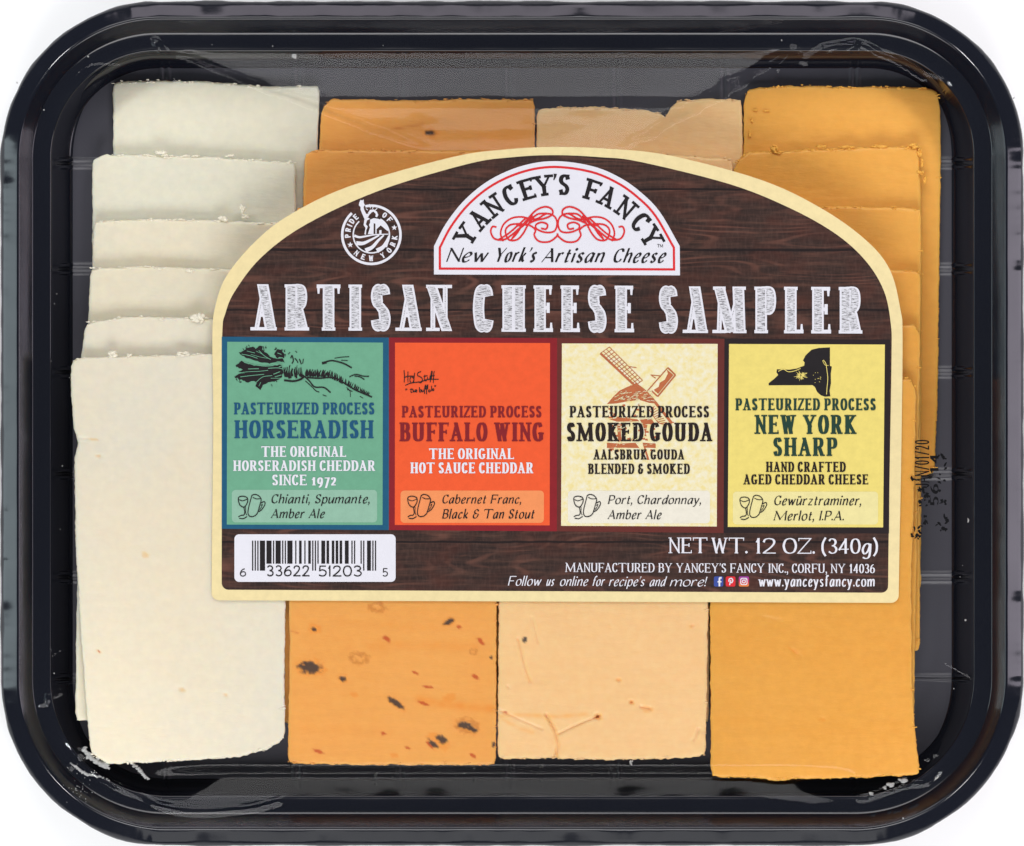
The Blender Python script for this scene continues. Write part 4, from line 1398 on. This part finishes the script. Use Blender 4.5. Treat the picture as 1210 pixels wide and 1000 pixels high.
def panel(outer, inner, c_border, face_mat, texts, box, box_mat, pair, icon):
    mb = MB()
    mb.poly(outer, Z_A)
    fr_ = mb.build('flavour_panel', paper('panel_border', c_border, mott=.08), label)
    mb = MB()
    mb.poly(inner, Z_B)
    mb.build('panel_face', face_mat, fr_)
    by_mat = {}
    for (t, mat, pen_, a, b, y0_, y1_) in texts:
        m_ = by_mat.setdefault(mat.name, (mat, MB()))[1]
        write(m_, t, pen_, a, b, y0_, y1_, Z_D)
    for mat, m_ in by_mat.values():
        m_.build('lettering', mat, fr_)
    mb = MB()
    mb.poly(rrect(*box, 4.5), Z_C)
    mb.build('pairing_box', box_mat, fr_)
    mb = MB()
    for (t, a, b, y0_, y1_) in pair:
        write(mb, t, PEN_I, a, b, y0_, y1_, Z_D)
    mb.build('pairing_lettering', m_blk, fr_)
    mb = MB()
    glasses(mb, icon[0], icon[1], Z_D)
    mb.build('glass_and_mug_icon', m_blk, fr_)
    return fr_


m_blue = paper('blue_ink', C(26, 84, 120))
m_dred = paper('dark_red_ink', C(136, 32, 38))
m_dgrn = paper('dark_green_ink', C(36, 66, 54))
m_brn = paper('near_black_ink', C(38, 28, 26))
m_green_face = paper('green_face', C(112, 172, 140))
p1 = panel([(262, 398), (459.5, 399), (459.5, 626.5), (262, 625)], [(268.5, 404), (452.5, 405), (452, 620.5), (268, 620)], C(28, 90, 122), m_green_face,
           [('PASTEURIZED PROCESS', m_blue, PEN_S, 276.4, 442.5, 476, 489.8), ('HORSERADISH', m_blue, PEN_H, 277, 441.5, 497, 518), ('THE ORIGINAL', m_wht, PEN_S, 308.8, 409, 527.4, 540),
            ('HORSERADISH CHEDDAR', m_wht, PEN_S, 275.6, 443.3, 544.2, 556.6), ('SINCE', m_wht, PEN_S, 321.5, 362.5, 561, 573.6), ('1972', m_wht, PEN_O, 368, 397.5, 561, 573.6)],
           (274, 579, 445.6, 617.5), paper('pale_green', C(148, 190, 166)), [('Chianti, Spumante,', 320, 438.5, 584.4, 594.8), ('Amber Ale', 320, 385, 601.8, 612.2)], (280.6, 584))
m_or_face = paper('orange_red_face', C(244, 94, 48))
p2 = panel([(459.5, 399), (658.3, 399.5), (658, 628), (459.5, 626.5)], [(466.8, 405), (650, 405.5), (649.5, 621), (466.5, 620.5)], C(140, 30, 38), m_or_face,
           [('PASTEURIZED PROCESS', m_dred, PEN_S, 474.7, 640, 480, 493.4), ('BUFFALO WING', m_dred, PEN_H, 472, 642.8, 499.6, 521.6), ('THE ORIGINAL', m_wht, PEN_S, 507, 607.4, 530, 542.6),
            ('HOT SAUCE CHEDDAR', m_wht, PEN_S, 485, 630.2, 546.6, 559.4)],
           (473.3, 579.8, 642.7, 618), paper('pale_orange', C(246, 150, 92)), [('Cabernet Franc,', 522, 617.5, 584.9, 595), ('Black & Tan Stout', 522, 633, 602, 612.8)], (480.8, 584))
m_parch = new_mat('parchment_face', C(246, 232, 178), .5, .25)
uv = uv_coord(m_parch)
f = noise_tex(m_parch, uv, 14, 5, .65)
lk(m_parch, ramp(m_parch, f, [(.36, C(244, 226, 156)), (.5, C(246, 234, 186)), (.66, C(246, 240, 214))]), bsdf(m_parch).inputs['Base Color'])
p3 = panel([(658.3, 399.5), (856, 400.5), (855, 630), (658, 628)], [(664, 406), (848, 406.5), (847, 622.3), (663, 621.5)], C(104, 46, 40), m_parch,
           [('PASTEURIZED PROCESS', m_brn, PEN_S, 673, 838, 480, 493.4), ('SMOKED GOUDA', m_brn, PEN_H, 669.6, 841.8, 499.8, 521.6), ('AALSBRUK GOUDA', m_brn, PEN_S, 701.4, 808.6, 531.4, 543.2), ('BLENDED & SMOKED', m_brn, PEN_S, 694.8, 815.2, 548.2, 560.2)],
           (671, 580, 839, 618.5), paper('pale_parchment', C(240, 234, 216)), [('Port, Chardonnay,', 718, 830, 585.5, 595.6), ('Amber Ale', 718, 783, 603, 613.4)], (677, 584))
m_yel = paper('yellow_face', C(241, 221, 122))
p4 = panel([(856, 400.5), (1052, 401.5), (1050.5, 630.5), (855, 630)], [(861.5, 406.6), (1045.6, 407.3), (1043.5, 623.3), (860, 622.8)], C(40, 30, 32), m_yel,
           [('PASTEURIZED PROCESS', m_dgrn, PEN_S, 869, 1035, 471, 485), ('NEW YORK', m_dgrn, PEN_H, 892.3, 1012.3, 490.6, 513), ('SHARP', m_dgrn, PEN_H, 913.4, 989.4, 517.4, 539), ('HAND CRAFTED', m_brn, PEN_S, 905, 999.4, 546, 557.8), ('AGED CHEDDAR CHEESE', m_brn, PEN_S, 878.6, 1026, 560.8, 572.6)],
           (866, 581, 1037.6, 620), paper('pale_yellow', C(240, 228, 160)), [('Gewürztraminer,', 914, 1019.5, 586, 597), ('Merlot, I.P.A.', 914, 999, 604, 615)], (873.4, 585))


# ---- horseradish drawing
def hp(x, y):
    return (265 + x / 6.368, 400 + y / 6.368)


mb = MB()
for pl_ in ([(110, 105), (150, 92), (175, 75), (215, 62), (235, 80), (260, 58), (290, 60), (285, 85), (320, 110), (345, 140), (385, 150), (440, 150), (455, 185), (430, 175), (400, 172), (340, 190), (280, 182), (225, 165), (160, 145), (135, 130)],
            [(85, 205), (115, 180), (130, 168), (180, 195), (240, 205), (300, 210), (360, 205), (430, 200), (445, 260), (425, 300), (380, 325), (330, 330), (290, 350), (272, 390), (235, 360), (245, 335), (215, 320), (180, 333), (140, 318), (78, 290), (110, 268), (170, 262), (105, 248), (140, 235), (90, 215)],
            [(375, 120), (400, 80), (430, 88), (455, 120), (450, 150), (415, 140), (400, 150)]):
    rg_ = random.Random(len(pl_))
    fine_ = []
    for (ax, ay), (bx, by) in zip(pl_, pl_[1:] + pl_[:1]):      # ragged leaf margin
        m_ = max(1, int(math.hypot(bx - ax, by - ay) / 13))
        for k_ in range(m_):
            t_ = k_ / m_
            j_ = 0 if k_ == 0 else 5
            fine_.append((ax + (bx - ax) * t_ + rg_.uniform(-j_, j_), ay + (by - ay) * t_ + rg_.uniform(-j_, j_)))
    mb.poly([hp(*q) for q in fine_], Z_D - .02)
rnd = random.Random(5)
for _ in range(30):      # loose sprigs round the leaves
    x, y = rnd.choice([(rnd.uniform(120, 320), rnd.uniform(55, 95)), (rnd.uniform(380, 460), rnd.uniform(70, 130)), (rnd.uniform(80, 150), rnd.uniform(190, 330)), (rnd.uniform(220, 400), rnd.uniform(310, 350))])
    a_ = rnd.uniform(0, 6.28)
    line(mb, [hp(x, y), hp(x + 9 * math.cos(a_), y + 9 * math.sin(a_)), hp(x + 20 * math.cos(a_ + .5), y + 20 * math.sin(a_ + .5))], rnd.uniform(.7, 1.5), Z_D, taper=lambda t: 1.2 - t)
for i in range(38):      # root bands
    x = 455 + i * 9 + rnd.uniform(-5, 5)
    yc = 258 + max(0, x - 560) * .05
    hgt = (60 - i * .8) * rnd.uniform(.45, 1.05)
    if 585 < x < 615:
        continue
    line(mb, [hp(x + rnd.uniform(-8, 8), yc - hgt), hp(x - 5 + rnd.uniform(-6, 6), yc), hp(x + rnd.uniform(-6, 10), yc + hgt * .8)], rnd.uniform(1.3, 2.6), Z_D, taper=lambda t: .35 + .8 * t)
for i in range(27):      # tapering tail
    x = 790 + i * 11.5
    yc = 275 + (x - 790) * .48
    hgt = 36 - i * 1.0
    line(mb, [hp(x + rnd.uniform(0, 12), yc - hgt), hp(x + rnd.uniform(-8, 8), yc + hgt * .6)], rnd.uniform(1.2, 2.3), Z_D, taper=lambda t: .4 + .7 * t)
line(mb, [hp(620, 295), hp(720, 300), hp(820, 295), hp(900, 335), hp(980, 385), hp(1060, 420), hp(1112, 442)], 1.7, Z_D)
line(mb, [hp(450, 315), hp(520, 322), hp(570, 310), hp(600, 290)], 2.2, Z_D)
for st, w in (([(590, 275), (640, 320), (680, 365), (750, 370), (800, 408)], 1.6), ([(610, 320), (660, 365), (690, 395), (715, 405)], 1.0), ([(735, 188), (790, 170), (830, 170), (900, 190), (960, 222)], 1.7), ([(735, 188), (770, 180)], 2.8), ([(830, 150), (880, 142), (940, 138)], .8),
              ([(880, 165), (930, 168)], .8), ([(940, 290), (990, 272), (1050, 285), (1090, 286)], 1.2), ([(980, 285), (1020, 290), (1055, 310)], 1.1), ([(920, 370), (945, 395), (950, 440)], .8), ([(925, 385), (965, 400)], .9), ([(1020, 435), (1045, 450)], .8), ([(740, 425), (770, 435)], .8),
              ([(500, 150), (510, 130), (520, 165), (510, 190)], 1.4), ([(530, 150), (545, 165), (555, 185)], 1.2), ([(565, 155), (575, 180), (580, 195)], 1.3), ([(595, 155), (590, 190)], 1.1), ([(480, 120), (495, 105)], .8), ([(535, 95), (548, 108)], .7), ([(150, 92), (140, 75)], .7), ([(190, 60), (180, 48)], .7), ([(300, 95), (295, 60)], .8)):
    line(mb, [hp(*q) for q in st], w, Z_D)
mb.build('horseradish_drawing', m_blk, p1)
mb = MB()
for st, w in (([(150, 180), (210, 195), (300, 208), (370, 205)], .9), ([(110, 262), (170, 252), (260, 248), (330, 240)], .6), ([(200, 120), (270, 140), (330, 150)], .5), ([(240, 95), (290, 120)], .5), ([(395, 185), (440, 180)], 1.0), ([(370, 270), (420, 250)], .9), ([(380, 290), (430, 275)], .8), ([(180, 230), (260, 228)], .8), ([(130, 118), (190, 130), (250, 150)], .7), ([(170, 95), (230, 110)], .6), ([(260, 90), (300, 130), (350, 160)], .7), ([(120, 290), (200, 280), (300, 270)], .7), ([(240, 330), (290, 290), (360, 280)], .7), ([(260, 360), (275, 330)], .6), ([(400, 110), (430, 120)], .8), ([(330, 225), (400, 222), (440, 230)], .8), ([(350, 300), (430, 300)], .6), ([(410, 215), (440, 205)], .9)):
    line(mb, [hp(*q) for q in st], w, Z_D + .05)
mb.build('leaf_veins', m_green_face, p1)

# ---- signature on the orange panel
mb = MB()
w = 1.0
sp = lambda pts: [(470 + x / 12.5, 400 + y / 12.5) for x, y in pts]
for st in ([(92, 470), (100, 560), (95, 650)], [(150, 490), (150, 600), (152, 650)], [(90, 580), (160, 560), (250, 560)], [(190, 570), (180, 620), (200, 660), (230, 640), (235, 590), (200, 570)], [(250, 510), (240, 600), (235, 660)], [(345, 490), (300, 510), (295, 550), (350, 580), (365, 620), (340, 655), (300, 640)],
           [(110, 695), (200, 660), (350, 640), (420, 610), (520, 605), (605, 605)], [(400, 540), (395, 620), (430, 625)], [(380, 565), (440, 550)], [(440, 570), (445, 610), (470, 600), (480, 560)], [(480, 650), (490, 540), (500, 490), (510, 500), (495, 600)], [(525, 660), (530, 540), (540, 485)], [(470, 560), (545, 550)],
           [(120, 745), (115, 765)], [(135, 745), (132, 765)], [(200, 740), (195, 795), (215, 798)], [(180, 755), (225, 750)], [(225, 750), (228, 795), (240, 775), (250, 795)], [(262, 785), (285, 770), (265, 760), (258, 785), (285, 795)], [(320, 720), (322, 790), (345, 785), (345, 760), (325, 765)], [(355, 760), (360, 790), (378, 785), (380, 760)],
           [(395, 820), (400, 720), (415, 690), (412, 740)], [(425, 825), (430, 715), (445, 690), (440, 740)], [(390, 750), (450, 745)], [(475, 760), (455, 770), (460, 790), (480, 785), (480, 760)], [(500, 700), (498, 780)], [(520, 745), (512, 765), (525, 775), (535, 755), (520, 745)], [(548, 695), (545, 715)], [(560, 693), (558, 712)]):
    line(mb, sp(st), w, Z_D, n=4)
mb.build('signature_lettering', m_blk, p2)


# ---- windmill
def wp(x, y):
    return (650 + x / 4.167, 390 + y / 4.167)


m_mill = paper('rust_ink', C(188, 106, 66), mott=.15)
mb = MB()
# near sail: lattice
A0, A1, B0, B1 = (248, 115), (292, 84), (418, 275), (455, 248)
L2 = lambda a, b, t: (a[0] + (b[0] - a[0]) * t, a[1] + (b[1] - a[1]) * t)
line(mb, [wp(*A0), wp(*B0)], 2.6, Z_C, curve=False)
line(mb, [wp(*A1), wp(*B1)], .8, Z_C, curve=False)
line(mb, [wp(*L2(A0, A1, .33)), wp(*L2(B0, B1, .33))], .7, Z_C, curve=False)
line(mb, [wp(*L2(A0, A1, .66)), wp(*L2(B0, B1, .66))], .7, Z_C, curve=False)
for i in range(14):
    t = i / 13
    line(mb, [wp(*L2(A0, B0, t)), wp(*L2(A1, B1, t))], .8, Z_C, curve=False)
line(mb, [wp(418, 265), wp(470, 305), wp(520, 360), wp(600, 460)], 3.2, Z_C)
# second sail
q = [(487, 300), (580, 186), (617, 222), (530, 328)]
line(mb, [wp(475, 305), wp(580, 186)], 1.3, Z_C, curve=False)
for a, b in ((q[1], q[2]), (q[2], q[3]), (q[3], (500, 300))):
    line(mb, [wp(*a), wp(*b)], 1.8, Z_C, curve=False)
mb.poly([wp(*z_) for z_ in [(575, 195), (608, 222), (532, 315), (510, 295), (535, 280), (540, 260), (565, 245), (580, 215)]], Z_C - .01)
# lower sail
for i in range(9):
    t = i / 8
    line(mb, [wp(*L2((515, 375), (575, 455), t)), wp(*L2((490, 395), (540, 460), t))], .8, Z_C, curve=False)
line(mb, [wp(490, 395), wp(540, 460), wp(610, 455)], 1.0, Z_C)
# cap and tower
mb.poly([wp(*z_) for z_ in [(280, 365), (310, 330), (340, 300), (375, 283), (400, 272), (430, 275), (470, 305), (500, 335), (525, 362), (490, 360), (440, 345), (380, 352), (330, 362)]], Z_C - .02)
rnd = random.Random(8)
for i in range(46):      # brick flecks of the tower
    y = rnd.uniform(368, 600)
    x = rnd.uniform(292, 345) if rnd.random() < .5 else (rnd.uniform(345, 450) if rnd.random() < .5 else rnd.uniform(460, 525))
    ww = rnd.uniform(6, 22)
    mb.poly([wp(x - ww / 2, y - 4), wp(x + ww / 2, y - 5), wp(x + ww / 2 + 2, y + 5), wp(x - ww / 2 - 1, y + 4)], Z_C - .01 + lvl() * .3)
mb.poly([wp(*z_) for z_ in [(280, 555), (345, 560), (420, 555), (440, 582), (360, 580), (280, 582)]], Z_C - .02)
mb.poly([wp(*z_) for z_ in [(290, 440), (350, 432), (430, 440), (440, 450), (330, 452)]], Z_C - .02)
mb.poly([wp(*z_) for z_ in [(330, 460), (345, 460), (352, 550), (335, 552)]], Z_C - .02)
mb.poly([wp(*z_) for z_ in [(440, 440), (500, 437), (520, 470), (480, 462), (470, 520), (458, 470)]], Z_C - .02)
mb.poly([wp(*z_) for z_ in [(455, 555), (520, 560), (520, 582), (470, 580), (490, 640), (478, 640)]], Z_C - .02)
for p_ in ([(385, 180), (425, 186)], [(495, 222), (540, 226)], [(500, 225), (520, 238)]):
    line(mb, [wp(*z_) for z_ in p_], 1.0, Z_C)
mb.build('windmill_drawing', m_mill, p3)
mb = MB()
for i in range(130):
    x, y = (rnd.uniform(310, 500), rnd.uniform(300, 352)) if i < 70 else (rnd.uniform(290, 520), rnd.uniform(365, 580))
    line(mb, [wp(x, y), wp(x + rnd.uniform(6, 20), y - rnd.uniform(-4, 8))], .55, Z_C + .04, curve=False)
mb.build('thatch_highlights', m_parch, p3)


# ---- state outline
def np_(x, y):
    return (850 + x / 4.168, 390 + y / 4.168)


mb = MB()
mb.poly([np_(*q) for q in [(243, 273), (243, 262), (268, 243), (290, 222), (281, 208), (284, 194), (345, 196), (383, 190), (418, 176), (420, 160), (412, 150), (425, 125), (455, 97), (490, 89), (545, 86), (545, 178), (554, 180), (549, 215), (550, 262), (543, 300), (547, 327), (520, 329), (500, 322), (482, 306), (470, 280), (458, 272)]], Z_C)
mb.build('state_outline', m_blk, p4)
mb = MB()
rnd = random.Random(4)
for i in range(34):
    a = rnd.uniform(0, 2 * math.pi)
    r0, r1 = rnd.uniform(2, 12), rnd.uniform(18, 38)
    line(mb, [np_(402 + r0 * math.cos(a), 226 + r0 * .8 * math.sin(a)), np_(402 + r1 * math.cos(a), 226 + r1 * .8 * math.sin(a))], .75, Z_D, curve=False, taper=lambda t: 1.2 - .9 * t)
line(mb, [np_(290, 204), np_(315, 194), np_(340, 206), np_(370, 202), np_(400, 190)], .8, Z_D)
line(mb, [np_(512, 148), np_(524, 165), np_(530, 200), np_(534, 240), np_(530, 290), np_(528, 318)], .8, Z_D)
line(mb, [np_(508, 150), np_(520, 172), np_(538, 175)], .6, Z_D)
for i in range(14):
    x, y = rnd.gauss(470, 26), rnd.gauss(235, 24)
    flat_bit(mb, *np_(x, y), .5, .4, 0, Z_D, i, n=6)
mb.build('sunburst_and_rivers', m_yel, p4)

# ---- barcode
mb = MB()
mb.poly(rrect(277, 631.5, 467.5, 687.7, 5.5), Z_A)
bc = mb.build('barcode_panel', m_wht, label)
Lc = ['0001101', '0011001', '0010011', '0111101', '0100011', '0110001', '0101111', '0111011', '0110111', '0001011']
digs = '633622512035'
bits = [('101', 1)]
for i, c in enumerate(digs[:6]):
    bits.append((Lc[int(c)], 1 if i == 0 else 0))
bits.append(('01010', 1))
for i, c in enumerate(digs[6:]):
    bits.append((''.join('1' if q_ == '0' else '0' for q_ in Lc[int(c)]), 1 if i == 5 else 0))
bits.append(('101', 1))
mw = (444.5 - 297.8) / 95
mb = MB()
k = 0
for s, tall in bits:
    i = 0
    while i < len(s):
        if s[i] == '1':
            j = i
            while j < len(s) and s[j] == '1':
                j += 1
            xa, xb = 297.8 + (k + i) * mw, 297.8 + (k + j) * mw
            yb = 674.5 if tall else 666.3
            mb.poly([(xa, 639), (xb, 639), (xb, yb), (xa, yb)], Z_B)
            i = j
        else:
            i += 1
    k += len(s)
mb.build('bars', m_blk, bc)
mb = MB()
pen = Pen(.125, .115, gap=.13)
write(mb, '33622', pen, 315, 365.8, 668.2, 681.3, Z_B)
write(mb, '51203', pen, 376, 427.6, 668.4, 681.5, Z_B)
write(mb, '6', pen, 283.4, 290.8, 671.5, 681.5, Z_B)
write(mb, '5', pen, 451.8, 458.4, 671.5, 681.5, Z_B)
mb.build('digits', m_blk, bc)

# ---- bottom lettering
mb = MB()
pen = Pen(.15, .06, serif=.045, st=.05, gap=.06, space=.3, nib=.1)
write(mb, 'NET', pen, 790.5, 836, 635.3, 653.8, Z_A)
write(mb, 'WT.', pen, 840.5, 883.5, 635.5, 654, Z_A)
write(mb, '12', pen, 892.5, 917.5, 636, 654.2, Z_A)
write(mb, 'OZ.', pen, 925, 963, 636, 654.4, Z_A)
write(mb, '(340g)', Pen(.15, .06, gap=.06, nib=.1), 970.5, 1037.5, 636.5, 654.4, Z_A)
mb.build('net_weight_lettering', m_wht, label)
mb = MB()
pen = Pen(.15, .06, serif=.05, st=.05, gap=.07, space=.3, nib=.1)
write(mb, "MANUFACTURED BY YANCEY'S FANCY INC., CORFU, NY 14036", pen, 668, 1033.8, 665.2, 676, Z_A, dy=1.4)
mb.build('maker_lettering', m_wht, label)
mb = MB()
pen = Pen(.13, .05, gap=.06, slant=.24, nib=.55, space=.26)
for t, a, b in (('Follow', 600, 641), ('us', 645, 656.5), ('online', 661, 696.5), ('for', 699, 716), ("recipe's", 719, 763.5), ('and', 767, 788), ('more!', 791, 836)):
    write(mb, t, pen, a, b, 681 + (a - 600) * .004, 692 + (a - 600) * .004, Z_A)
mb.build('follow_us_lettering', m_wht, label)
mb = MB()
pen = Pen(.145, .06, serif=.06, st=.05, gap=.075, nib=.1)
write(mb, 'www.yanceysfancy.com', pen, 896.5, 1034, 680.5, 693, Z_A)
mb.build('web_lettering', m_wht, label)
# social icons
for kind, x0_, x1_, col in (('f', 843.6, 854.6, C(62, 82, 160)), ('p', 857.6, 869, C(222, 46, 54)), ('c', 873, 885, C(214, 70, 110))):
    mb = MB()
    mb.poly(rrect(x0_, 681.3, x1_, 693.2, 1.8), Z_A)
    m_ic = paper('icon_ink', col)
    if kind == 'c':
        uv = uv_coord(m_ic)
        sp_ = nd(m_ic, 'ShaderNodeSeparateXYZ')
        lk(m_ic, uv, sp_.inputs[0])
        mr = nd(m_ic, 'ShaderNodeMapRange')
        mr.inputs['From Min'].default_value = 6.81
        mr.inputs['From Max'].default_value = 6.94
        lk(m_ic, sp_.outputs[1], mr.inputs['Value'])
        lk(m_ic, ramp(m_ic, mr.outputs[0], [(0, C(150, 66, 170)), (.5, C(220, 58, 96)), (1, C(244, 150, 60))]), bsdf(m_ic).inputs['Base Color'])
    ic = mb.build('social_icon', m_ic, label)
    mb = MB()
    cx = (x0_ + x1_) / 2
    if kind == 'f':
        line(mb, [(cx + 3.6, 683), (cx + 1.4, 683.2), (cx + 1, 686), (cx + 1, 693)], 2.0, Z_B)
        line(mb, [(cx - 1.2, 687.6), (cx + 3.4, 687.6)], 1.6, Z_B, curve=False)
    elif kind == 'p':
        line(mb, [(cx - 2, 687.6), (cx - 1.6, 684.4), (cx + 1, 683.6), (cx + 2.6, 685.8), (cx + 1.4, 688.6), (cx - .4, 688)], 1.3, Z_B)
        line(mb, [(cx + .2, 685.6), (cx - 1.2, 691.6)], 1.3, Z_B, curve=False)
    else:
        i1, i2 = rrect(cx - 4.2, 683, cx + 4.2, 691.4, 2.2), rrect(cx - 3.2, 684, cx + 3.2, 690.4, 1.6)
        mb.strip(i1 + [i1[0]], i2 + [i2[0]], Z_B)
        ring(mb, cx, 687.2, 1.2, 2.3, Z_B + .01, n=24)
        flat_bit(mb, cx + 2.3, 684.9, .55, .55, 0, Z_B + .02, 1, n=8, jag=0)
    mb.build('icon_glyph', m_wht, ic)
